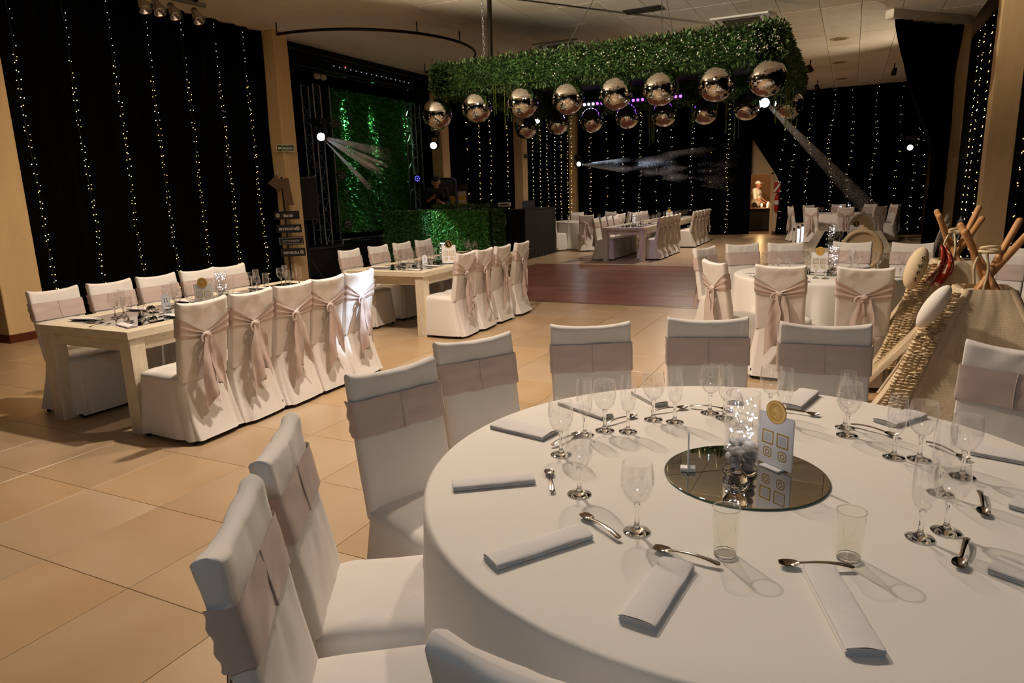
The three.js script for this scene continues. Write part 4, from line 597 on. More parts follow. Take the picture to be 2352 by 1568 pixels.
{
  const st = thing('stage_platform', 'low black stage platform below the green wall', 'stage', [-10.7, 0, -12.35]); part(st, 'deck', box(2.6, 0.06, 5.3, 0, 0.63, 0, 0.005), M.plastic); part(st, 'skirt', box(2.56, 0.6, 5.26, 0, 0.3, 0), M.black);
  tower(-9.62, -10.95, 0.66, 3.1, 0.2, 'aluminium truss tower left of the green wall carrying the bright beam light'); tower(-9.72, -14.62, 0.66, 3.1, 0.1, 'aluminium truss tower right of the green wall beside the man');
  const tr = thing('ceiling_truss', 'dark horizontal truss under the ceiling along the stage front', 'truss', [-9.35, 4.12, -9.75], 0), g = trussGeo(4.9, 0.13, 14); for (const k of g) k.rotateX(-PI / 2); part(tr, 'chord', merge(g.slice(0, 4)), M.darkMetal); part(tr, 'bracing', merge(g.slice(4)), M.darkMetal);
  const led = []; for (let i = 0; i < 16; i++) led.push(new THREE.SphereGeometry(0.011, 6, 5).translate(-9.2, 4.1, -11.2 - i * 0.17)); const ls = thing('led_strip', 'row of faint white led points on the truss above the stage', 'light bar'); part(ls, 'diode', merge(led), glow([0.8, 0.8, 1], 0.5), 'stuff'); part(ls, 'rail', box(0.02, 0.02, 2.8, -9.22, 4.115, -12.5), M.plastic); part(ls, 'red_led', new THREE.SphereGeometry(0.014, 8, 6).translate(-9.2, 4.13, -11.55), G.redLed);
  const gw = thing('green_wall', 'tall artificial ivy wall lit from above on the stage', 'plant wall', [0, 0, 0]);
  part(gw, 'panel', box(0.08, 3.0, 3.0, -10.08, 2.36, -13.44), M.leafCore);
  foliage(gw, 'ivy', 26000, 301, (r) => ({ p: V3(-10.03 + r() * 0.09 * (0.5 + N(r() * 4, r() * 4)), lerp(0.86, 3.87, r()), lerp(-11.95, -14.93, r())), n: V3(1, -0.5, 0) }), 0.075, (r) => [0.3 + r() * 0.07, 0.5 + r() * 0.3, 0.1 + r() * 0.17]);
  part(gw, 'edge_pipe', merge([rod([-9.98, 0.7, -11.92], [-9.98, 3.88, -11.92], 0.02), rod([-9.98, 0.7, -14.96], [-9.98, 3.88, -14.96], 0.02)]), M.alu);
  solo('stage_rail', merge([rod([-9.42, 0.74, -11.3], [-9.42, 0.74, -13.6], 0.022), rod([-9.42, 0.74, -11.3], [-9.9, 0.7, -11.3], 0.022), rod([-9.42, 0.66, -11.3], [-9.42, 0.74, -11.3], 0.02)]), M.alu, 'aluminium pipe lying along the stage edge below the green wall', 'pipe');
  // booth of two ivy panels
  const bo = thing('ivy_booth', 'DJ booth faced with artificial green hedge panels', 'booth', [0, 0, 0]);
  for (const [a, b] of [[-9.22, -7.98], [-7.96, -6.62]]) { const k = part(bo, 'hedge_panel', box(b - a, 1.26, 0.1, (a + b) / 2, 0.65, -12.58), M.leafCore); foliage(k, 'hedge_leaf', 8500, 320 + a, (r) => ({ p: V3(lerp(a, b, r()), lerp(0.03, 1.3, r()), -12.52 + r() * 0.06), n: V3(0, -0.3, 1) }), 0.06, a < -8 ? (r) => [0.29 + r() * 0.05, 0.5 + r() * 0.2, 0.1 + r() * 0.12] : (r) => [0.26 + r() * 0.08, 0.55 + r() * 0.3, 0.13 + r() * 0.18]); }
  part(bo, 'side_hedge', box(0.1, 1.26, 0.5, -6.67, 0.65, -12.85), M.leafCore); foliage(bo, 'side_leaf', 3500, 331, (r) => ({ p: V3(-6.61 + r() * 0.05, lerp(0.03, 1.3, r()), lerp(-12.58, -13.1, r())), n: V3(1, -0.3, 0) }), 0.06, green);
  part(bo, 'desk', box(2.6, 0.04, 0.5, -7.92, 1.27, -12.86, 0.006), M.plastic);
  foliage(bo, 'top_sprig', 500, 333, (r) => ({ p: V3(lerp(-8.0, -6.62, r()), 1.3 + r() * 0.05, -12.56 - r() * 0.1), n: V3(0, 1, 0.2) }), 0.07, green);
  const pf = thing('riser', 'low black riser behind the ivy booth that the man stands on', 'platform', [-8.0, 0, -13.4]); part(pf, 'deck', box(2.3, 0.27, 1.5, 0, 0.135, -0.3, 0.006), M.plastic);
}
function movingHead(name, x, y, z, aim, label, lensMat, lamp) {   // yoke fixture whose lens looks towards aim
  const t = thing(name, label, 'stage light', [x, y, z], 0, 'moving head lights'), d = V3(...aim).sub(V3(x, y, z)).normalize(), q = new THREE.Quaternion().setFromUnitVectors(V3(0, 0, 1), d);
  const head = part(t, 'head', lathe([[0, -0.15], [0.075, -0.145], [0.1, -0.08], [0.105, 0.06], [0.095, 0.12], [0.078, 0.125], [0.075, 0.11], [0, 0.11]], 24).rotateX(PI / 2).applyQuaternion(q), M.plastic);
  part(head, 'lens', new THREE.SphereGeometry(0.072, 20, 14).scale(1, 1, 0.4).translate(0, 0, 0.118).applyQuaternion(q), lensMat);
  part(t, 'yoke', merge([box(0.03, 0.24, 0.07, -0.135, 0.06, 0, 0.006), box(0.03, 0.24, 0.07, 0.135, 0.06, 0, 0.006), box(0.3, 0.04, 0.09, 0, 0.19, 0, 0.008)]), M.plastic); part(t, 'base', box(0.26, 0.1, 0.2, 0, 0.26, 0, 0.015), M.plastic);
  for (const [ax, ay, az, cd, ang] of lamp ?? []) { const l = new THREE.SpotLight(COOL, cd, 0, ang, 0.35), s = V3(ax, ay, az).sub(V3(x, y, z)).normalize(); l.position.copy(s.clone().multiplyScalar(0.2)); l.target.position.copy(s.multiplyScalar(3)); l.castShadow = true; l.shadow.radius = 2; t.add(l); t.add(l.target); }
  return t;
}
// light beams shaped from fine white droplets set only where the beams run
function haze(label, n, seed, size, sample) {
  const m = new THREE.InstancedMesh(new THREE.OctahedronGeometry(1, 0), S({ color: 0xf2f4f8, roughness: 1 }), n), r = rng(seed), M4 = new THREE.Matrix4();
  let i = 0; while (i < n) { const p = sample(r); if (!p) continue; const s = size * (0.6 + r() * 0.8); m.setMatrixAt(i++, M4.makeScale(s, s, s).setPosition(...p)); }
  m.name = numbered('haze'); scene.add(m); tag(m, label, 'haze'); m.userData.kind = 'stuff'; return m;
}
const BEAM = 15;
movingHead('beam_light', -9.28, 2.78, -10.72, [-6, 1.6, -8], 'brightest white beam light, on the truss tower left of the green wall', G.lens, [[-8.62, 2.35, -10.98, BEAM, 0.1], [-8.85, 2.26, -10.9, BEAM, 0.055], [-8.7, 2.36, -11.05, BEAM * 0.8, 0.02], [-8.55, 2.5, -11.3, BEAM, 0.09], [-8.6, 2.4, -11.12, BEAM * 0.7, 0.018], [-7.7, 0.75, -12.5, 55, 0.16]]);
haze('white droplets set in beam shapes before the brightest beam light beside the green wall', 90000, 501, 0.0021, (r) => { const B = [[0.66, -0.43, -0.26, 0.1], [0.43, -0.52, -0.18, 0.055], [0.58, -0.42, -0.33, 0.03], [0.73, -0.28, -0.58, 0.09], [0.68, -0.38, -0.4, 0.03]], q = B[Math.floor(r() * 4.999)], L = Math.hypot(q[0], q[1], q[2]), d = 0.14 + 1.25 * Math.pow(r(), 0.75), a = r() * 6.28, w = d * q[3] * 1.15 * Math.sqrt(r()); const p = [-9.28 + q[0] / L * d + Math.cos(a) * w * 0.6, 2.78 + q[1] / L * d + Math.sin(a) * w, -10.72 + q[2] / L * d + Math.cos(a) * w]; return N(p[0] * 4, p[1] * 5, p[2] * 4) + 0.8 > r() * 1.3 && r() > sstep(0.6, 1.4, d) * 0.9 ? p : null; });
movingHead('beam_light', -8.62, 2.7, -13.75, [-2, 1.4, -2], 'small white beam light hanging above the man at the booth', G.lensDim);
movingHead('beam_light', -8.85, 2.52, -23.75, [-3, 2.3, -12], 'white beam light on the thin pillar in the far left corner', G.lens, [[-5.5, 2.62, -23.3, 190, 0.03], [-4.6, 2.35, -23.3, 190, 0.05], [-4.2, 1.85, -23.3, 110, 0.03], [-7.4, 2.6, -23.4, 60, 0.08]]);
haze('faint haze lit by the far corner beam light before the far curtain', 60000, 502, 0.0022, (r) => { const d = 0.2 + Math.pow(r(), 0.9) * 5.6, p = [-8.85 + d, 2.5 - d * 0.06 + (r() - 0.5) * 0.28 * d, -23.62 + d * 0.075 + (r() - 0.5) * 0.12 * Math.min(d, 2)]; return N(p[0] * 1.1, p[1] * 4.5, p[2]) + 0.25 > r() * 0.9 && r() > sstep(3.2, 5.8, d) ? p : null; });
movingHead('beam_light', -1.42, 2.98, -12.95, [-1.2, 1.0, -4], 'white beam light under the right rear of the leafy frame', G.lens, [[-0.5, 2.0, -12.7, 90, 0.035]]);
haze('white droplets shaped into a slanting light shaft below the right rear of the leafy frame', 40000, 503, 0.0015, (r) => { const d = 0.12 + Math.pow(r(), 1.5) * 2.9, a = r() * 6.28, q = Math.sqrt(r()) * (0.03 + 0.05 * d), k = d / 1.367; return [-1.42 + 0.92 * k + Math.cos(a) * q, 2.98 - 0.98 * k + Math.sin(a) * q * 0.7, -12.95 + 0.25 * k + Math.sin(a) * q]; });
movingHead('beam_light', 1.42, 2.5, -22.9, [-0.5, 1.8, -8], 'small white beam light by the far right corner curtain', G.lensDim);
movingHead('beam_light', -8.9, 3.75, -20.3, [-3, 2, -5], 'small white beam light between the mirror balls above the dense light strings', G.lensDim);
{ // par cans on a pipe under the ceiling at the upper left
  const t = thing('par_bar', 'pipe with four clear spot lamps under the ceiling at the upper left', 'light bar', [0, 0, 0]);
  part(t, 'pipe', rod([-8.42, 4.28, -6.35], [-8.3, 4.28, -7.45], 0.03), M.alu); part(t, 'bracket', merge([box(0.06, 0.12, 0.06, -8.4, 4.34, -6.5), box(0.06, 0.12, 0.06, -8.32, 4.34, -7.3)]), M.darkMetal);
  for (const [x, z] of [[-8.41, -6.5], [-8.37, -6.68], [-8.38, -6.92], [-8.33, -7.25]]) { const c = part(t, 'spot_lamp', lathe([[0, 0.06], [0.04, 0.06], [0.05, 0.0], [0.085, -0.1], [0.088, -0.13], [0.078, -0.12], [0.04, -0.02], [0, -0.01]], 24).rotateZ(0.5).translate(x + 0.05, 4.14, z), M.steel); part(c, 'lens', new THREE.SphereGeometry(0.07, 16, 10).scale(1, 0.3, 1).translate(0, -0.1, 0).rotateZ(0.5).translate(x + 0.05, 4.14, z), M.glass); }
}
function parPair(x, y, z, label) { const t = thing('twin_par_lamp', label, 'stage light', [x, y, z]); for (const k of [-0.09, 0.09]) { const c = part(t, 'can', lathe([[0, -0.1], [0.04, -0.1], [0.075, 0.05], [0.075, 0.07], [0, 0.05]], 20).rotateX(PI / 2).rotateY(0.6).translate(0, 0, k), M.plastic); part(c, 'lens', new THREE.SphereGeometry(0.066, 16, 10).scale(1, 1, 0.35).translate(0, 0, 0.06).rotateY(0.6).translate(0, 0, k), S({ color: 0xd8cbb8, roughness: 0.15 })); } part(t, 'arm', rod([0, -0.25, -0.02], [0, 0.02, -0.02], 0.015), M.darkMetal); }
parPair(-9.62, 3.95, -11.28, 'pair of pale round lamps at the top left corner of the green wall'); parPair(-9.1, 3.6, -14.5, 'pair of pale round lamps left of the leftmost mirror ball');
{ // green spots washing the ivy wall from its top edge
  [[-12.2, 34, [0.45, 1, 0.7]], [-13.15, 22, [0.45, 1, 0.65]], [-14.5, 46, [0.5, 1, 0.55]]].forEach(([z, cd, c], i) => { const t = thing('wash_spot', `small green wash spot above the ivy wall, ${ORD[i]} from the left`, 'stage light', [-9.78, 4.12, z], 0, 'green wash spots'); part(t, 'body', new THREE.CylinderGeometry(0.05, 0.06, 0.14, 16).translate(0, 0.03, 0), M.plastic); part(t, 'lens', new THREE.SphereGeometry(0.045, 12, 8).scale(1, 0.3, 1).translate(0, -0.045, 0), glow([0.2, 1, 0.45], 1.2)); const l = new THREE.SpotLight(new THREE.Color(...c), cd, 0, 0.17, 0.7); l.position.set(0, -0.08, 0); l.target.position.set(-0.3, -2.2, -0.22); l.castShadow = true; t.add(l); t.add(l.target); });
}
for (const [x, y, z, lab, on] of [[-9.42, 3.05, -11.3, 'upper left', 0], [-9.42, 2.05, -11.42, 'middle left', 0], [-9.42, 1.05, -11.5, 'lower left', 0], [-9.5, 2.0, -14.3, 'blue lit right', 1]]) { const t = thing('led_par', `round led par lamp clamped on the stage truss, ${lab}`, 'stage light', [x, y, z], 0.9, 'led pars on the truss'); part(t, 'can', lathe([[0, -0.07], [0.09, -0.06], [0.1, 0.05], [0.09, 0.06], [0, 0.05]], 20).rotateX(PI / 2), M.plastic); part(t, 'diode', merge([...Array(9)].map((_, i) => new THREE.SphereGeometry(0.015, 8, 6).translate(Math.cos(i * 0.785) * (i ? 0.055 : 0), Math.sin(i * 0.785) * (i ? 0.055 : 0), 0.055))), on ? G.blueLed : M.steel, 'stuff'); part(t, 'clamp', box(0.04, 0.06, 0.12, 0, 0.06, -0.12, 0.006), M.darkMetal); }
{ // speaker on its stand, and the signs before the pillar
  const t = thing('loudspeaker', 'big black loudspeaker below the brightest beam light', 'speaker', [-9.3, 1.2, -10.12], 0.75); part(t, 'cabinet', box(0.55, 0.8, 0.5, 0, 0.4, 0, 0.02), M.plastic); part(t, 'grille', box(0.5, 0.74, 0.015, 0, 0.4, 0.255, 0.005), S({ color: 0x0c0c0c, roughness: 0.8 })); part(t, 'handle', box(0.02, 0.05, 0.16, 0.28, 0.5, 0, 0.006), M.darkMetal);
  const s = thing('speaker_pole', 'black pole stand under the big loudspeaker', 'stand', [-9.3, 0, -10.12]); part(s, 'pole', rod([0, 0.05, 0], [0, 1.2, 0], 0.025), M.plastic); for (let k = 0; k < 3; k++) part(s, 'leg', rod([0, 0.5, 0], [Math.sin(k * 2.1) * 0.3, 0.01, Math.cos(k * 2.1) * 0.3], 0.012), M.plastic);
  const sign = (txt, sub, deco) => canvasTex(384, 112, (c, w, h) => { c.fillStyle = '#0b0a0a'; c.fillRect(0, 0, w, h); c.fillStyle = '#d9d3d0'; c.textBaseline = 'middle'; c.textAlign = 'center'; c.font = sub; c.fillText(txt, deco === 2 ? w * 0.56 : deco === 3 ? w * 0.5 : w * 0.44, h * 0.54); c.strokeStyle = '#bdb6b2'; c.lineWidth = 5; if (deco === 3) { c.strokeRect(10, 10, w - 20, h - 20); } else { const x = deco === 2 ? 48 : w - 46; for (let k = 0; k < 5; k++) { c.beginPath(); c.ellipse(x, h / 2, 30, 12, k * 0.63, 0, 7); c.stroke(); } } });
  const post = thing('sign_post', 'thin post carrying four black word boards beside the pillar', 'sign post', [-8.86, 0, -9.16]); part(post, 'rod', rod([0.0, 0.02, 0], [0, 1.98, 0], 0.016), M.plastic); part(post, 'foot', new THREE.CylinderGeometry(0.14, 0.15, 0.02, 24).translate(0, 0.01, 0), M.plastic);
  [['Baile', 'bold 62px serif', 2, 1.33], ['DIVERSIÓN', 'bold 52px sans-serif', 1, 1.1], ["LET'S PARTY", '46px serif', 3, 0.89], ['SONRISA', 'bold 56px serif', 1, 0.69]].forEach(([txt, font, deco, y], i) => { const b = thing('word_board', `small black board on the post reading ${txt}`, 'sign', [-8.8 + 0.02 * i, y, -9.14], 0.62, 'word boards on the post'); part(b, 'board', box(0.42, 0.14, 0.014, 0, 0, 0, 0.003), M.black); part(b, 'print', new THREE.PlaneGeometry(0.4, 0.125).translate(0, 0, 0.0085), S({ map: sign(txt, font, deco), roughness: 0.7 })); });
  const ar = thing('arrow_board', 'brown arrow shaped board at the top of the word post', 'sign', [-8.84, 1.86, -9.1], 0.62), sh = new THREE.Shape(); sh.moveTo(-0.2, 0.02); sh.lineTo(-0.04, 0.16); sh.lineTo(-0.02, 0.08); sh.lineTo(0.14, 0.1); sh.lineTo(0.19, -0.36); sh.lineTo(0.05, -0.36); sh.lineTo(0.03, -0.06); sh.lineTo(-0.03, -0.12); sh.closePath(); part(ar, 'board', new THREE.ExtrudeGeometry(sh, { depth: 0.015, bevelEnabled: true, bevelSize: 0.003, bevelThickness: 0.003, bevelSegments: 1 }), S({ color: 0x5c4634, roughness: 0.7 }));
  const ex = thing('exit_sign', 'green exit sign reading SALIDA with a left arrow on the pillar', 'sign', [-8.92, 2.47, -9.36], 0.85); part(ex, 'plate', box(0.3, 0.12, 0.012, 0.02, 0, 0.02, 0.003), S({ color: 0xd8d8cc, roughness: 0.5 }));
  part(ex, 'print', new THREE.PlaneGeometry(0.285, 0.105).translate(0.02, 0, 0.0275), S({ roughness: 0.5, map: canvasTex(384, 142, (c, w, h) => { c.fillStyle = '#123d1d'; c.fillRect(0, 0, w, h); c.fillStyle = '#e8ead8'; c.font = 'bold 66px sans-serif'; c.textBaseline = 'middle'; c.fillText('SALIDA', 118, h / 2 + 4); c.beginPath(); c.moveTo(18, h / 2); c.lineTo(56, 34); c.lineTo(56, 58); c.lineTo(98, 58); c.lineTo(98, 84); c.lineTo(56, 84); c.lineTo(56, 108); c.fill(); c.strokeStyle = '#e8ead8'; c.lineWidth = 4; c.strokeRect(108, 12, 264, 118); }) }));
  const e2 = thing('exit_sign', 'tiny green sign on the slim pillar above the black counter', 'sign', [-8.93, 2.66, -19.42], PI / 2); part(e2, 'plate', box(0.26, 0.12, 0.01, 0, 0, 0.005, 0.002), S({ color: 0x39503a, roughness: 0.5 }));
  const e3 = thing('wall_plaque', 'small framed plaque on the wide pillar cut by the left edge of the picture', 'sign', [-8.99, 2.42, -4.62], PI / 2); part(e3, 'frame', box(0.1, 0.17, 0.012, 0, 0, 0.006, 0.003), M.white); part(e3, 'print', new THREE.PlaneGeometry(0.075, 0.14).translate(0, 0, 0.0135), M.plastic);
}

// ------------------------------------------------------------------ counter, lectern and things right of the booth
{
  const c = thing('draped_counter', 'tall counter draped in black cloth left of the far tables', 'counter', [-7.2, 0, -15.95]);
  part(c, 'drape', sheet(120, 10, (u, v) => { const P4 = [[-0.25, 0.95], [0.25, 0.95], [0.25, -0.95], [-0.25, -0.95], [-0.25, 0.95]], L = [0.5, 1.9, 0.5, 1.9], T = 4.8; let s = u * T, k = 0; while (k < 3 && s > L[k]) { s -= L[k]; k++; } const t = s / L[k], x = lerp(P4[k][0], P4[k + 1][0], t), z = lerp(P4[k][1], P4[k + 1][1], t), f = (1 - v) * (0.012 * Math.sin(u * 150) + 0.015 * N(u * 20, 2)); return [x * (1 + f * 4), 0.01 + v * 1.17, z * (1 + f)]; }, 4, 1, true), S({ color: 0x111010, roughness: 0.85, side: THREE.DoubleSide }));
  part(c, 'top', box(0.53, 0.03, 1.93, 0, 1.185, 0, 0.006), M.plastic);
  const l = thing('laptop', 'thin open laptop standing on the black counter', 'laptop', [-7.15, 1.2, -15.7], 0.6); part(l, 'keyboard', box(0.32, 0.015, 0.22, 0, 0.008, 0, 0.004), M.darkMetal); part(l, 'screen', box(0.32, 0.21, 0.008, 0, 0.11, -0.13, 0.003).rotateX(-0.15), S({ color: 0x55555c, roughness: 0.3 }));
  const k = thing('keyboard_stand', 'dark stand with a sloping grey tray and a braced arm beside the counter', 'stand', [-7.62, 0, -14.75], 0.45);
  part(k, 'tray', box(0.62, 0.13, 0.4, -0.05, 0.92, 0, 0.02), S({ color: 0x4a4c55, roughness: 0.5 })); part(k, 'column', box(0.36, 0.85, 0.3, -0.02, 0.43, 0, 0.01), M.plastic); part(k, 'arm', merge([rod([-0.34, 1.0, 0], [0.1, 1.36, 0], 0.018), rod([0.26, 1.0, 0], [-0.04, 1.25, 0], 0.014)]), S({ color: 0x33343b, roughness: 0.5 }));
  part(k, 'foot', box(0.5, 0.03, 0.4, 0, 0.015, 0, 0.01), M.plastic);
  const pj = thing('white_case', 'white box shaped projector on the arm above the grey tray', 'projector', [-7.42, 1.28, -14.85], 0.45); part(pj, 'body', box(0.3, 0.09, 0.2, 0, 0.045, 0, 0.012), M.white); part(pj, 'stripe', box(0.2, 0.03, 0.005, 0, 0.045, 0.101, 0.001), M.plastic);
  solo('red_cable', tube([[-7.4, 0.95, -14.55], [-7.38, 0.6, -14.5], [-7.42, 0.3, -14.5], [-7.43, 0.01, -14.45]], 0.006, 20, 5), M.red, 'red cable hanging from the grey tray to the floor', 'cable');
  const s = thing('wooden_stool', 'small pale wooden stool in front of the grey tray stand', 'stool', [-7.55, 0, -13.75], 0.5); part(s, 'seat', box(0.34, 0.035, 0.3, 0, 0.5, 0, 0.008), S({ color: 0xb79a78, roughness: 0.6 })); for (const [a, b] of [[-1, 1], [1, 1], [-1, -1], [1, -1]]) part(s, 'leg', box(0.03, 0.49, 0.03, a * 0.14, 0.245, b * 0.12, 0.004), S({ color: 0xb79a78, roughness: 0.6 })); part(s, 'rail', box(0.28, 0.03, 0.02, 0, 0.38, 0.12, 0.003), S({ color: 0xb79a78, roughness: 0.6 }));
  const bx = thing('equipment_case', 'dark rounded equipment case resting on the wooden stool', 'case', [-7.6, 0.518, -13.75], 0.5); part(bx, 'body', box(0.3, 0.14, 0.24, 0, 0.07, 0, 0.05), S({ color: 0x2a2a2e, roughness: 0.4 })); part(bx, 'dial', new THREE.TorusGeometry(0.035, 0.008, 8, 20).translate(0.08, 0.08, 0.122), M.alu);
  // loudspeaker with stickers and the yellow banner behind the man
  const p = thing('upright_case', 'tall dark rounded flight case behind the man, with yellow stickers', 'case', [-8.62, 0.27, -14.2], 0.5); part(p, 'shell', box(0.5, 1.72, 0.3, 0, 0.86, 0, 0.09), S({ color: 0x14141a, roughness: 0.35 })); part(p, 'edge_trim', tube([[0.25, 0.2, 0.155], [0.25, 1.55, 0.155], [0.2, 1.68, 0.155], [0.05, 1.71, 0.155]], 0.008, 30, 5), S({ color: 0x5a5ac8, roughness: 0.3 })); part(p, 'yellow_sticker', new THREE.CylinderGeometry(0.1, 0.1, 0.006, 28).rotateX(PI / 2).translate(0.12, 1.2, 0.152), S({ color: 0xd6b21c, roughness: 0.5 })); part(p, 'pale_sticker', box(0.14, 0.16, 0.006, 0.14, 0.82, 0.152), S({ color: 0x9fb6bd, roughness: 0.5 })); part(p, 'orange_sticker', box(0.12, 0.13, 0.006, 0.14, 0.6, 0.152), S({ color: 0xd8b070, roughness: 0.5 }));
  const bn = thing('poster_banner', 'narrow white and yellow poster panel right of the man', 'poster', [-8.3, 0.27, -14.4], 0.42); part(bn, 'panel', box(0.26, 1.55, 0.02, 0, 0.775, 0, 0.004), M.plastic);
  part(bn, 'print', new THREE.PlaneGeometry(0.21, 0.75).rotateZ(0.04).translate(0, 1.02, 0.0125), S({ roughness: 0.5, map: canvasTex(128, 440, (x) => { x.fillStyle = '#d9d2c4'; x.fillRect(0, 0, 128, 440); x.fillStyle = '#e3c417'; x.fillRect(0, 60, 128, 60); x.fillRect(0, 150, 128, 26); x.beginPath(); x.ellipse(64, 330, 58, 46, 0, 0, 7); x.fill(); x.fillStyle = '#8a8a92'; x.fillRect(20, 210, 88, 50); x.fillStyle = '#3a3226'; for (let i = 0; i < 6; i++) x.fillRect(24, 390 + i * 7, 80, 3); }) }));
}

// ------------------------------------------------------------------ people: one smooth skin from joined tapered bones, clothes over it
function field(bones, size, centre, res) {   // bones: [a, b, ra, rb]; surface of their smooth union
  const mc = new MarchingCubes(res, M.skin, false, false, 200000), h = size / 2, k = 0.02, B = bones.map(([a, b, ra, rb]) => { const A = V3(...a), D = V3(...b).sub(A); return [A, D, D.lengthSq() || 1e-9, ra, rb]; }), p = V3(0, 0, 0), w = V3(0, 0, 0);
  for (let z = 0; z < res; z++) for (let y = 0; y < res; y++) for (let x = 0; x < res; x++) {
    p.set(centre[0] + ((x / res) * 2 - 1) * h, centre[1] + ((y / res) * 2 - 1) * h, centre[2] + ((z / res) * 2 - 1) * h); let d = 9;
    for (const [A, D, L, ra, rb] of B) { w.copy(p).sub(A); const t = clamp(w.dot(D) / L, 0, 1), e = w.addScaledVector(D, -t).length() - lerp(ra, rb, t), m = Math.max(k - Math.abs(d - e), 0) / k; d = Math.min(d, e) - m * m * k * 0.25; }
    mc.field[x + y * res + z * res * res] = -d;
  }
  mc.isolation = 0; mc.update();
  const n = mc.count, g = new THREE.BufferGeometry(), pos = mc.positionArray.slice(0, n * 3), nor = mc.normalArray.slice(0, n * 3);
  for (let i = 0; i < n; i++) for (let c = 0; c < 3; c++) pos[i * 3 + c] = centre[c] + pos[i * 3 + c] * h;
  g.setAttribute('position', new THREE.BufferAttribute(pos, 3)); g.setAttribute('normal', new THREE.BufferAttribute(nor, 3)); g.computeVertexNormals(); return g;
}
function headBones(c, f, s = 1) {   // c centre of the skull, f = pitch of the face downwards
  const R = (x, y, z) => { const cy = Math.cos(f), sy = Math.sin(f); return [c[0] + x * s, c[1] + (y * cy - z * sy) * s, c[2] + (y * sy + z * cy) * s]; };
  const b = [[R(0, 0.03, -0.02), R(0, 0.02, 0.02), 0.088, 0.084], [R(0, -0.05, 0.03), R(0, -0.09, 0.055), 0.062, 0.042], [R(-0.03, -0.03, 0.06), R(0.03, -0.03, 0.06), 0.04, 0.04], [R(0, 0.005, 0.098), R(0, -0.032, 0.117), 0.008, 0.014], [R(-0.022, -0.064, 0.09), R(0.022, -0.064, 0.09), 0.009, 0.009], [R(-0.05, 0.03, 0.078), R(0.05, 0.03, 0.078), 0.013, 0.013], [R(-0.088, 0.012, -0.005), R(-0.09, -0.03, 0), 0.015, 0.011], [R(0.088, 0.012, -0.005), R(0.09, -0.03, 0), 0.015, 0.011]];
  return { b, R };
}
function handBones(w, d, u, side) {   // wrist, pointing direction, palm normal; curled fingers
  const W = V3(...w), D = V3(...d).normalize(), U = V3(...u).normalize(), X = D.clone().cross(U).multiplyScalar(side), P4 = (x, y, z) => W.clone().addScaledVector(X, x).addScaledVector(D, y).addScaledVector(U, z).toArray(), list = [[P4(-0.02, 0.03, 0), P4(-0.024, 0.085, 0), 0.018, 0.014], [P4(0.015, 0.03, 0), P4(0.022, 0.08, 0), 0.018, 0.014], [P4(0, 0, 0), P4(0, 0.08, 0), 0.02, 0.015]];
  [[-0.03, 0.062], [-0.01, 0.074], [0.01, 0.07], [0.029, 0.055]].forEach(([x, l]) => { const a = P4(x, 0.085, 0), b = P4(x, 0.085 + l * 0.45, 0.008), c = P4(x * 0.9, 0.085 + l * 0.7, 0.034); list.push([a, b, 0.0095, 0.009], [b, c, 0.009, 0.0075]); });
  const t0 = P4(-0.03, 0.03, 0.004), t1 = P4(-0.055, 0.06, 0.018), t2 = P4(-0.05, 0.09, 0.036); list.push([t0, t1, 0.012, 0.01], [t1, t2, 0.01, 0.008]); return list;
}
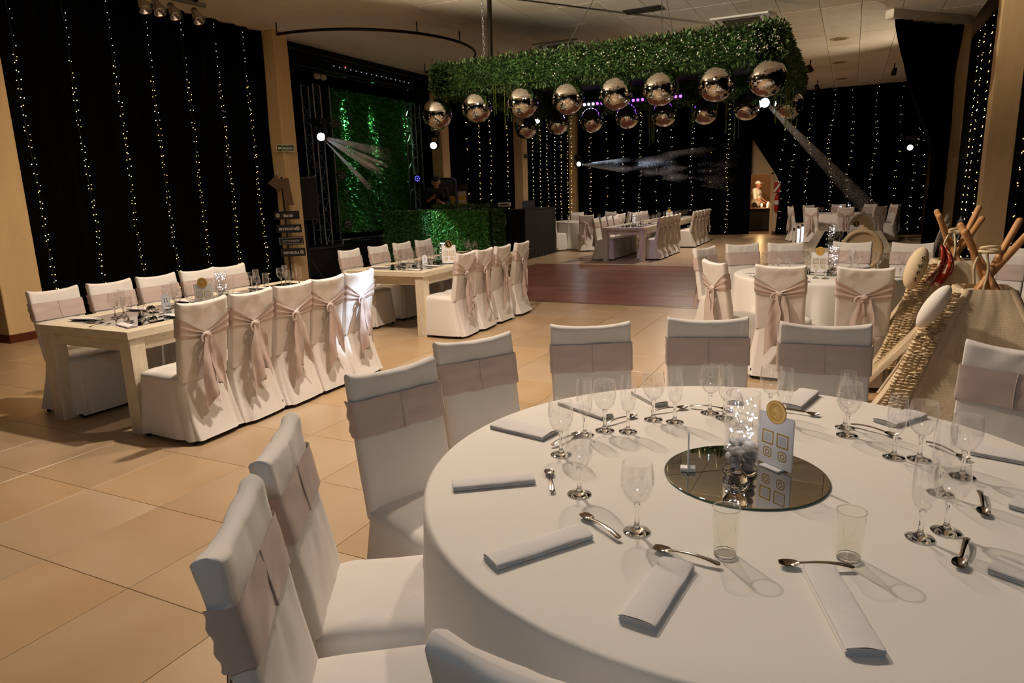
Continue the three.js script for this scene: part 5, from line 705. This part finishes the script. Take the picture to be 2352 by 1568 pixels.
{ // the man at the booth
  const t = thing('person', 'man in a dark shirt behind the booth looking down at a phone', 'person', [-8.33, 0.275, -13.3], 0.52);
  const H = headBones([0, 1.6, 0.05], 0.42), neck = [[0, 1.42, -0.01], [0, 1.53, 0.02], 0.058, 0.052];
  const elR = [-0.27, 1.13, 0.06], wrR = [-0.1, 1.25, 0.27], elL = [0.26, 1.12, 0.03], wrL = [0.12, 1.14, 0.26], shR = [-0.19, 1.4, -0.01], shL = [0.19, 1.4, -0.01];
  const handR = handBones(wrR, [0.7, 0.35, 0.45], [0.1, 0.6, -0.7], 1), handL = handBones(wrL, [-0.7, 0.4, 0.4], [0.1, 0.5, -0.8], -1);
  const torso = [[[0, 0.95, 0], [0, 1.15, 0], 0.14, 0.135], [[-0.07, 1.3, 0], [0.07, 1.3, 0], 0.13, 0.13], [shR, shL, 0.062, 0.062]], legs = [[[-0.09, 0.92, 0], [-0.1, 0.5, 0.02], 0.085, 0.06], [[-0.1, 0.5, 0.02], [-0.11, 0.08, -0.01], 0.058, 0.042], [[0.09, 0.92, 0], [0.1, 0.5, 0.02], 0.085, 0.06], [[0.1, 0.5, 0.02], [0.11, 0.08, -0.01], 0.058, 0.042]];
  const arms = [[shR, elR, 0.056, 0.043], [elR, wrR, 0.042, 0.027], [shL, elL, 0.056, 0.043], [elL, wrL, 0.042, 0.027]];
  const body = field([...torso, ...legs, ...arms, neck], 1.9, [0, 0.85, 0.05], 128);
  const fine = merge([body, field([...H.b, neck], 0.42, [0, 1.58, 0.06], 96), field([...handR, [elR, wrR, 0.042, 0.027]], 0.34, [-0.08, 1.27, 0.3], 90), field([...handL, [elL, wrL, 0.042, 0.027]], 0.34, [0.1, 1.17, 0.28], 90)]);
  part(t, 'body', fine, M.skin);
  const up = (b, o) => b.map(([a, c, ra, rb]) => [a, c, ra + o, rb + o]), mix = (a, b, k) => a.map((x, i) => lerp(x, b[i], k));
  part(t, 'shirt', field([...up(torso, 0.02), ...up([[shR, elR, 0.056, 0.046], [elR, mix(elR, wrR, 0.35), 0.046, 0.04], [shL, elL, 0.056, 0.046], [elL, mix(elL, wrL, 0.5), 0.046, 0.038], [[0, 1.4, -0.02], [0, 1.45, -0.01], 0.06, 0.05]], 0.016)], 1.2, [0, 1.18, 0.05], 96), M.shirt);
  part(t, 'button', merge([0, 1, 2, 3, 4].map((k) => new THREE.SphereGeometry(0.006, 8, 6).translate(0.012, 1.0 + k * 0.075, 0.158 + (k > 2 ? -0.004 : 0.001)))), M.white, 'stuff');
  part(t, 'trousers', field(up(legs.concat([[[-0.05, 0.93, 0], [0.05, 0.93, 0], 0.13, 0.13]]), 0.018), 1.2, [0, 0.55, 0], 80), M.trousers);
  for (const s of [-1, 1]) part(t, 'shoe', new THREE.SphereGeometry(1, 16, 12).scale(0.05, 0.045, 0.13).translate(s * 0.11, 0.045, 0.05), M.plastic);
  const hair = field([[H.R(0, 0.055, -0.03), H.R(0, 0.075, 0.03), 0.09, 0.072], [H.R(-0.05, 0.1, 0.045), H.R(0.05, 0.1, 0.045), 0.032, 0.032], [H.R(-0.07, 0.03, -0.04), H.R(0.07, 0.03, -0.04), 0.035, 0.035], [H.R(0, -0.03, -0.07), H.R(0, 0.03, -0.06), 0.05, 0.06]], 0.4, [0, 1.62, 0.05], 72);
  part(t, 'hair', hair, M.hair);
  part(t, 'eyebrow', merge([-1, 1].map((s) => rod(H.R(s * 0.018, 0.04, 0.096), H.R(s * 0.05, 0.042, 0.086), 0.0045, 6))), M.hair);
  part(t, 'eye', merge([-1, 1].map((s) => new THREE.SphereGeometry(0.01, 12, 8).translate(...H.R(s * 0.032, 0.016, 0.09)))), S({ color: 0x2a201c, roughness: 0.2 }));
  const ph = thing('phone', 'dark phone held by the man behind the booth', 'phone', [-8.33, 0.275, -13.3], 0.52); part(ph, 'case', box(0.075, 0.15, 0.009, 0, 0, 0, 0.004).rotateX(-0.75).translate(0.02, 1.31, 0.345), M.plastic); part(ph, 'camera', new THREE.CylinderGeometry(0.006, 0.006, 0.003, 10).rotateX(PI / 2 - 0.75).translate(0.0, 1.35, 0.325), M.alu);
}
{ // the cook in the room behind the doorway
  const t = thing('person', 'cook in white with a cap standing in the room beyond the doorway', 'person', [-3.12, 0, -27.0], 1.3), H = headBones([0, 1.6, 0.04], 0.2), sh = (s) => [s * 0.19, 1.4, 0], el = (s) => [s * 0.25, 1.13, 0.05], wr = (s) => [s * 0.16, 1.0, 0.28];
  const torso = [[[0, 0.95, 0], [0, 1.15, 0], 0.15, 0.14], [[-0.07, 1.3, 0], [0.07, 1.3, 0], 0.13, 0.13], [sh(-1), sh(1), 0.062, 0.062]], legs = [-1, 1].flatMap((s) => [[[s * 0.09, 0.92, 0], [s * 0.1, 0.5, 0.02], 0.085, 0.06], [[s * 0.1, 0.5, 0.02], [s * 0.1, 0.07, 0], 0.058, 0.045]]), arms = [-1, 1].flatMap((s) => [[sh(s), el(s), 0.055, 0.043], [el(s), wr(s), 0.042, 0.028]]), neck = [[0, 1.42, 0], [0, 1.53, 0.02], 0.058, 0.052];
  part(t, 'body', merge([field([...torso, ...legs, ...arms, neck], 1.9, [0, 0.85, 0.05], 96), field([...H.b, neck], 0.42, [0, 1.58, 0.05], 64), ...[-1, 1].map((s) => field(handBones(wr(s), [-s * 0.2, -0.4, 0.8], [0, -1, -0.3], -s), 0.3, [s * 0.15, 0.97, 0.33], 60))]), M.skin);
  const up = (b, o) => b.map(([a, c, ra, rb]) => [a, c, ra + o, rb + o]); part(t, 'jacket', field(up([...torso, ...arms.filter((_, i) => i % 2 === 0)], 0.022), 1.2, [0, 1.2, 0.05], 72), M.white); part(t, 'trousers', field(up(legs, 0.018), 1.2, [0, 0.52, 0], 64), M.trousers);
  part(t, 'cap', merge([new THREE.SphereGeometry(0.107, 20, 12, 0, 2 * PI, 0, 1.5).translate(0, 1.64, 0.03), box(0.14, 0.012, 0.1, 0, 1.66, 0.16, 0.005)]), M.white);
  const tb = thing('serving_table', 'serving table with a dark cloth in the room beyond the doorway', 'table', [-2.75, 0, -26.2]); part(tb, 'cloth', box(1.5, 0.72, 0.7, 0, 0.4, 0, 0.02), S({ color: 0x0d0a08, roughness: 0.9 })); part(tb, 'tabletop', box(1.54, 0.04, 0.74, 0, 0.78, 0, 0.008), S({ color: 0x5b3a24, roughness: 0.6 })); part(tb, 'leg', box(1.4, 0.06, 0.6, 0, 0.03, 0), M.plastic);
  const cd = thing('candle', 'yellow flame of a candle on the serving table beyond the doorway', 'candle', [-2.82, 0.801, -26.0]); part(cd, 'wax', new THREE.CylinderGeometry(0.035, 0.04, 0.06, 16).translate(0, 0.03, 0), M.white); part(cd, 'flame', new THREE.SphereGeometry(0.03, 10, 8).scale(1, 1.7, 1).translate(0, 0.11, 0), G.flame);
  const l = new THREE.PointLight(new THREE.Color(1, 0.6, 0.25), 1.2); l.position.set(0, 0.11, 0); l.castShadow = true; cd.add(l);
  for (const [x, h] of [[-2.6, 0.22], [-2.42, 0.18]]) { const b = thing('glass_jar', h > 0.2 ? 'taller pale jar beside the candle beyond the doorway' : 'shorter pale jar beside the door frame beyond the doorway', 'jar', [x, 0.801, -26.1]); part(b, 'jar', lathe([[0, 0], [0.06, 0], [0.065, h * 0.7], [0.03, h * 0.85], [0.032, h], [0, h]], 20), M.white); part(b, 'lid', new THREE.CylinderGeometry(0.035, 0.035, 0.025, 16).translate(0, h + 0.012, 0), M.plastic); }
  const rl = thing('room_lamp', 'warm ceiling lamp in the room beyond the doorway', 'lamp', [-2.9, 3.05, -25.4]); part(rl, 'shade', lathe([[0.05, 0.09], [0.16, 0.0], [0.155, -0.005], [0.05, 0.08]], 24), M.white); part(rl, 'bulb', new THREE.SphereGeometry(0.05, 14, 10).translate(0, 0.02, 0), G.flood); const pl = new THREE.PointLight(new THREE.Color(1, 0.68, 0.38), 16); pl.position.set(0, 0.02, 0); pl.castShadow = true; rl.add(pl);
  const fe = thing('fire_extinguisher', 'red fire extinguisher on the wall right of the doorway', 'fire extinguisher', [-2.13, 0.75, -23.97]); part(fe, 'cylinder', lathe([[0, 0], [0.08, 0], [0.085, 0.02], [0.085, 0.42], [0.06, 0.5], [0.025, 0.53], [0, 0.53]], 24), M.red); part(fe, 'valve', box(0.05, 0.06, 0.09, 0, 0.56, 0, 0.01), M.plastic); part(fe, 'hose', tube([[0.03, 0.56, 0.03], [0.11, 0.5, 0.05], [0.115, 0.3, 0.05], [0.1, 0.12, 0.04]], 0.012, 20, 6), M.plastic); part(fe, 'label_band', new THREE.CylinderGeometry(0.0862, 0.0862, 0.13, 24, 1, true).translate(0, 0.28, 0), M.white);
  const bd = thing('extinguisher_board', 'red and white striped board above the fire extinguisher', 'sign', [-2.13, 1.5, -24.03]); part(bd, 'board', box(0.24, 0.34, 0.014, 0, 0, 0, 0.003), M.red); part(bd, 'stripe', box(0.06, 0.3, 0.004, -0.02, -0.02, 0.009).rotateZ(-0.6), M.white);
}

// ------------------------------------------------------------------ teepees
function teepee(name, label, cx, cz, half, top, tall, turn, seed) {
  const t = thing(name, label, 'teepee', [cx, 0, cz], turn, 'play teepees'), H = half, cor = [[-H, H], [H, H], [H, -H], [-H, -H]], cross = tall - 0.21, r = rng(seed);
  const edge = (k, y) => { const [x, z] = cor[k], f = 1 - y / cross * 0.93; return [x * f, y, z * f]; };
  cor.forEach(([x, z], k) => { const a = [x, 0.0, z], m = 0.075, ph = k * 1.57 + 0.5; const far = [-x * 0.27 + Math.cos(ph) * 0.03, tall - 0.025 * k, -z * 0.27 + Math.sin(ph) * 0.03]; const d = V3(...far).sub(V3(...a)), L = d.length(); part(t, 'pole', merge([rod(a, far, 0.021, 14), new THREE.SphereGeometry(0.021, 12, 8).translate(...far)]), M.pole); });
  const wall = (k0, k1, u0, u1) => cloth2(26, 26, (u, v) => { const uu = lerp(u0, u1, u), y = 0.01 + v * (top - 0.01), a = edge(k0, y), b = edge(k1, y), sag = 0.035 * Math.sin(PI * uu) * Math.sin(PI * Math.min(1, v * 1.05)), w = 0.006 * N(uu * 5 + seed, v * 4, k0) + 0.004 * N(uu * 9, v * 9, seed), c = [(a[0] + b[0]) / 2, (a[2] + b[2]) / 2], n = Math.hypot(...c) || 1, o = 0.024 - sag + w; return [lerp(a[0], b[0], uu) + (c[0] / n) * o, y, lerp(a[2], b[2], uu) + (c[1] / n) * o]; }, 0.002, 1, 1);
  part(t, 'fabric_panel', wall(0, 1, 0, 1), M.tentCloth); part(t, 'fabric_panel', wall(1, 2, 0, 1), M.tentCloth); part(t, 'fabric_panel', wall(2, 3, 0, 1), M.tentCloth);
  // front flaps on the -x side, drawn back to both poles and gathered
  for (const s of [0, 1]) part(t, 'front_flap', cloth2(16, 30, (u, v) => { const y = 0.02 + v * (top - 0.02), a = edge(s ? 3 : 0, y), b = edge(s ? 0 : 3, y), open = lerp(0.16, 0.5, Math.pow(v, 1.8)), uu = u * open, f = 0.03 * Math.sin(u * 15 + v * 3 + seed) * (1 - v * 0.5); return [lerp(a[0], b[0], uu) - 0.035 - f - 0.17 * Math.pow(1 - v, 1.4), y, lerp(a[2], b[2], uu)]; }, 0.002), M.tentCloth);
  part(t, 'pole_sleeve', merge([0, 1, 2, 3].map((k) => { const a = edge(k, 0.06), b = edge(k, top); return sheet(14, 24, (u, v) => { const q = u * 2 * PI, r0 = 0.03 + 0.004 * N(v * 9, k, seed); return [lerp(a[0], b[0], v) + Math.cos(q) * r0, lerp(a[1], b[1], v), lerp(a[2], b[2], v) + Math.sin(q) * r0]; }, 0.2, 1, true); })), M.tentCloth);
  const laceList = []; for (let row = 0; row < 4; row++) laceList.push(sheet(420, 7, (u, v) => { const y = 0.2 + u * (top - 0.22), a = edge(0, y), ph = u * 240 + row * 2 + N(u * 14, row) * 5, ruff = (0.007 + 0.016 * v) * Math.sin(ph) + 0.012 * N(u * 30, v * 3, row + seed); return [a[0] - 0.03 - 0.03 * row - v * 0.04, y + 0.008 * Math.cos(ph) * v + 0.01 * N(u * 18, row, 4), a[2] + 0.04 - row * 0.012 + ruff]; }));
  part(t, 'lace_trim', merge(laceList), M.lace);
  part(t, 'tie_rope', merge([new THREE.TorusGeometry(0.05, 0.011, 8, 24).rotateX(PI / 2).translate(0, cross + 0.03, 0), new THREE.TorusGeometry(0.048, 0.01, 8, 24).rotateX(1.3).translate(0, cross + 0.05, 0), tube([[-0.06, cross + 0.03, 0.06], [-0.09, cross - 0.05, 0.09], [-0.08, cross - 0.16, 0.09]], 0.008, 12, 5), tube([[-0.03, cross + 0.03, 0.08], [-0.02, cross - 0.08, 0.11], [-0.03, cross - 0.2, 0.1]], 0.008, 12, 5)]), M.rope);
  return { t, edge };
}
const tentA = teepee('teepee', 'cream play teepee farther back with the letter cushion and red kerchief', 0.74, -6.16, 0.43, 1.0, 1.38, 0.06, 3);
const tentB = teepee('teepee', 'cream play teepee in front whose big plain side faces the camera', 0.8, -5.13, 0.5, 0.93, 1.33, 0.05, 7);
{
  const c = solo('kerchief', cloth2(14, 20, (u, v) => [0.06 * (u - 0.5) * (0.3 + v * 1.4) + 0.02 * Math.sin(v * 4), 1.04 - v * 0.3, 0.03 * Math.sin(u * 9 + v * 3) * (0.4 + v)], 0.003, 1, 1), S({ side: THREE.DoubleSide, roughness: 0.8, map: canvasTex(128, 128, (x) => { x.fillStyle = '#a8321c'; x.fillRect(0, 0, 128, 128); x.fillStyle = '#ecdccb'; const r = rng(6); for (let i = 0; i < 42; i++) { x.beginPath(); x.ellipse(r() * 128, r() * 128, 3 + r() * 6, 2 + r() * 3, r() * 3, 0, 7); x.fill(); } for (let k = 0; k < 4; k++) x.fillRect(k * 34, 40, 10, 30); }) }), 'red and white patterned kerchief hanging from the rear teepee rope', 'kerchief');
  c.position.set(0.64, 0.08, -5.98); c.scale.set(1.7, 1, 1.3);
  const k = thing('letter_cushion', 'padded cream cushion with black letters tied to the rear teepee edge', 'cushion', [0.47, 0.96, -5.86], 0.35), g = new THREE.SphereGeometry(1, 28, 20).scale(0.07, 0.16, 0.065).rotateZ(-0.28); part(k, 'pad', g, M.lace);
  part(k, 'lettering', new THREE.PlaneGeometry(0.06, 0.22, 4, 16).rotateZ(-0.28).translate(-0.005, 0.0, 0.068), S({ transparent: true, alphaTest: 0.4, roughness: 0.8, map: canvasTex(80, 300, (x) => { x.clearRect(0, 0, 80, 300); x.fillStyle = '#241c14'; x.font = 'bold 66px serif'; x.textAlign = 'center'; 'Swet'.split('').forEach((l, i) => { x.save(); x.translate(40, 46 + i * 70); x.rotate(-0.3); x.fillText(l, 0, 22); x.restore(); }); }) }));
  const w = solo('bolster', new THREE.SphereGeometry(1, 28, 20).scale(0.055, 0.15, 0.07).rotateZ(-0.5), M.cloth, 'plump white fabric roll tied at the upper edge of the front teepee', 'cushion'); w.position.set(0.5, 0.84, -4.82);
  const hg = solo('wire_handle', merge([tube([[0.92, 0.42, 0], [0.93, 0.34, 0], [0.92, 0.1, 0], [0.95, 0.03, 0]], 0.008, 20, 6), tube([[0.96, 0.42, 0], [1.0, 0.34, 0], [0.99, 0.1, 0], [0.95, 0.03, 0]], 0.008, 20, 6), rod([0.92, 0.22, 0], [1.12, 0.21, 0], 0.012, 8)]), M.darkMetal, 'bent dark wire stand before the front teepee, behind the glasses', 'stand'); hg.position.set(-0.3, 0.0, -4.5);
}
{ // a plant whose leaves just enter the left edge of the picture
  const p = thing('potted_plant', 'green leafy plant just entering the left edge above the floor', 'plant', [-4.32, 0, -1.78]); part(p, 'pot', lathe([[0, 0], [0.11, 0], [0.14, 0.18], [0.13, 0.18], [0.1, 0.02], [0, 0.02]], 24), S({ color: 0x3a3028, roughness: 0.7 }));
  foliage(p, 'leaves', 420, 401, (r) => { const a = r() * 6.28, e = r() * 1.4; return { p: V3(Math.cos(a) * 0.13 * r(), 0.17 + r() * 0.2, Math.sin(a) * 0.13 * r()), n: V3(Math.cos(a) * Math.cos(e), Math.sin(e), Math.sin(a) * Math.cos(e)) }; }, 0.06, (r) => [0.28 + r() * 0.05, 0.7, 0.16 + r() * 0.14]);
}

// ------------------------------------------------------------------ on the ceiling
function cassette(x, z, label) { const t = thing('ceiling_cassette', label, 'air conditioner', [x, CEIL, z], 0, 'ceiling air conditioners'); part(t, 'frame', merge([box(0.95, 0.03, 0.16, 0, -0.015, 0.395, 0.01), box(0.95, 0.03, 0.16, 0, -0.015, -0.395, 0.01), box(0.16, 0.03, 0.63, 0.395, -0.015, 0, 0.01), box(0.16, 0.03, 0.63, -0.395, -0.015, 0, 0.01)]), M.white); part(t, 'grille', box(0.62, 0.01, 0.62, 0, -0.006, 0), S({ color: 0x463c30, roughness: 0.8 })); part(t, 'slot', merge([box(0.7, 0.012, 0.03, 0, -0.028, 0.4), box(0.7, 0.012, 0.03, 0, -0.028, -0.4), box(0.03, 0.012, 0.7, 0.4, -0.028, 0), box(0.03, 0.012, 0.7, -0.4, -0.028, 0)]), M.plastic); return t; }
cassette(-5.3, -13.45, 'square ceiling air conditioner left of the middle, above the leafy frame'); cassette(-1.9, -13.3, 'square ceiling air conditioner above the right end of the leafy frame');
{ const v = thing('air_vent', 'dark rectangular air vent in the shaded ceiling', 'vent', [-3.2, CEIL, -11.6]); part(v, 'frame', box(0.6, 0.015, 0.32, 0, -0.004, 0, 0.004), M.plastic); for (let k = 0; k < 5; k++) part(v, 'slat', box(0.54, 0.006, 0.035, 0, -0.016, -0.11 + k * 0.055).rotateX(0), M.darkMetal); }
[[-0.41, -16.03], [-0.46, -19.05], [-0.45, -22.0]].forEach(([x, z], i) => { const t = thing('downlight', `round unlit downlight in the ceiling at the right, ${ORD[i]} from the near side`, 'downlight', [x, CEIL, z], 0, 'unlit ceiling downlights'); part(t, 'ring', lathe([[0.14, 0.002], [0.17, -0.004], [0.17, -0.014], [0.13, -0.01]], 32), M.beige); part(t, 'glass', new THREE.CylinderGeometry(0.135, 0.135, 0.01, 32).translate(0, -0.003, 0), S({ color: 0x8a7454, roughness: 0.4 })); });
[[-1.05, -18.24], [-1.05, -21.96], [0.75, -20.06]].forEach(([x, z], i) => { const t = thing('ceiling_spot', `small dark adjustable spot hanging from the right part of the ceiling, ${['near left', 'far left', 'right'][i]} one`, 'spot lamp', [x, CEIL, z], i, 'unlit ceiling spots'); part(t, 'stem', rod([0, 0.01, 0], [0, -0.12, 0], 0.014), M.darkMetal); part(t, 'can', lathe([[0, 0.1], [0.05, 0.09], [0.06, -0.06], [0.05, -0.08], [0, -0.05]], 16).rotateZ(0.5).translate(0, -0.2, 0), M.darkMetal); });
{ // semicircular curtain rail before the stage
  const pts = []; for (let i = 0; i <= 40; i++) { const a = -PI / 2 + (i / 40) * PI; pts.push([-8.55 + Math.cos(a) * 2.15, 4.22, -11.25 + Math.sin(a) * 2.15 * 1.02]); }
  const t = thing('curtain_rail', 'dark curved curtain rail hanging under the ceiling before the stage', 'curtain rail', [0, 0, 0]); part(t, 'rail', tube(pts, 0.024, 90, 8), M.darkMetal); for (const i of [0, 20, 26, 40]) part(t, 'hanger', rod(pts[i], [pts[i][0], CEIL, pts[i][2]], 0.01), M.darkMetal);
}

// ------------------------------------------------------------------ lamps that light the hall
FLOODS.forEach(([x, z, ax, az, cd, ang], i) => {
  const t = thing('ceiling_flood_lamp', ['warm flood lamp on the ceiling above the aisle, out of the picture', 'warm flood lamp on the ceiling nearer the middle table, out of the picture', 'unseen warm flood lamp added on the ceiling above the tables beyond the dance floor'][i], 'lamp', [x, CEIL, z]);
  part(t, 'can', lathe([[0, 0.0], [0.1, 0.0], [0.11, -0.04], [0.11, -0.1], [0.1, -0.1], [0.095, -0.05], [0, -0.05]], 28), M.plastic); part(t, 'lens', new THREE.CylinderGeometry(0.09, 0.09, 0.008, 28).translate(0, -0.075, 0), G.flood);
  const l = new THREE.SpotLight(WARM, cd, 0, ang, 0.35); l.position.set(0, -0.115, 0); l.target.position.set(ax - x, -CEIL, az - z); l.castShadow = true; l.shadow.radius = 4; l.shadow.mapSize.set(2048, 2048); t.add(l); t.add(l.target);
});
{
  const t = thing('fill_panel_lamp', 'cool fill panel added on the ceiling behind the camera to lift the chair fronts', 'lamp', [FILL_PANEL.at[0], FILL_PANEL.at[1], FILL_PANEL.at[2]]);
  part(t, 'frame', box(FILL_PANEL.size[0] + 0.06, 0.05, FILL_PANEL.size[1] + 0.06, 0, 0.035, 0, 0.01), M.white); part(t, 'diffuser', box(FILL_PANEL.size[0], 0.006, FILL_PANEL.size[1], 0, 0.004, 0), G.panel);
  const l = new THREE.RectAreaLight(new THREE.Color(0.56, 0.8, 1), FILL_PANEL.intensity, ...FILL_PANEL.size); l.position.set(0, -0.006, 0); l.rotation.x = -PI / 2; t.add(l);
}
{
  FILL_UPLIGHTS.forEach(([at, aim, cd, ang], i) => {
    const t = thing('added_uplight_lamp', i ? 'unseen uplight lamp added at the right wall to brighten the ceiling' : 'unseen uplight lamp added at the left wall to brighten the ceiling', 'lamp', at);
    part(t, 'bracket', box(0.4, 0.03, 0.06, i ? 0.12 : -0.2, -0.12, 0, 0.006), M.plastic); part(t, 'bowl', lathe([[0, -0.12], [0.06, -0.1], [0.13, -0.03], [0.135, -0.02], [0.12, -0.03], [0, -0.08]], 28), M.plastic); part(t, 'lens', new THREE.CylinderGeometry(0.11, 0.11, 0.008, 28).translate(0, -0.035, 0), G.flood);
    const l = new THREE.SpotLight(new THREE.Color(1, 0.84, 0.62), cd, 0, ang, 0.5); l.position.set(0, 0.02, 0); l.target.position.set(aim[0] - at[0], aim[1] - at[1], aim[2] - at[2]); l.castShadow = true; l.shadow.radius = 5; t.add(l); t.add(l.target);
  });
}
{ // the moving head whose white beam lands on the last chair of the left table
  movingHead('beam_light', -1.35, 4.02, -6.7, [-3.75, 0.75, -4.85], 'white beam light under the ceiling aimed at the last aisle chair, out of the picture', G.lens, [[-3.76, 0.8, -4.86, 130, 0.05], [-4.2, 0.8, -4.75, 40, 0.1]]);
}

scene.traverse((o) => { if (o.isMesh) { o.castShadow = true; o.receiveShadow = true; } });
camera.updateProjectionMatrix();
renderer.render(scene, camera);
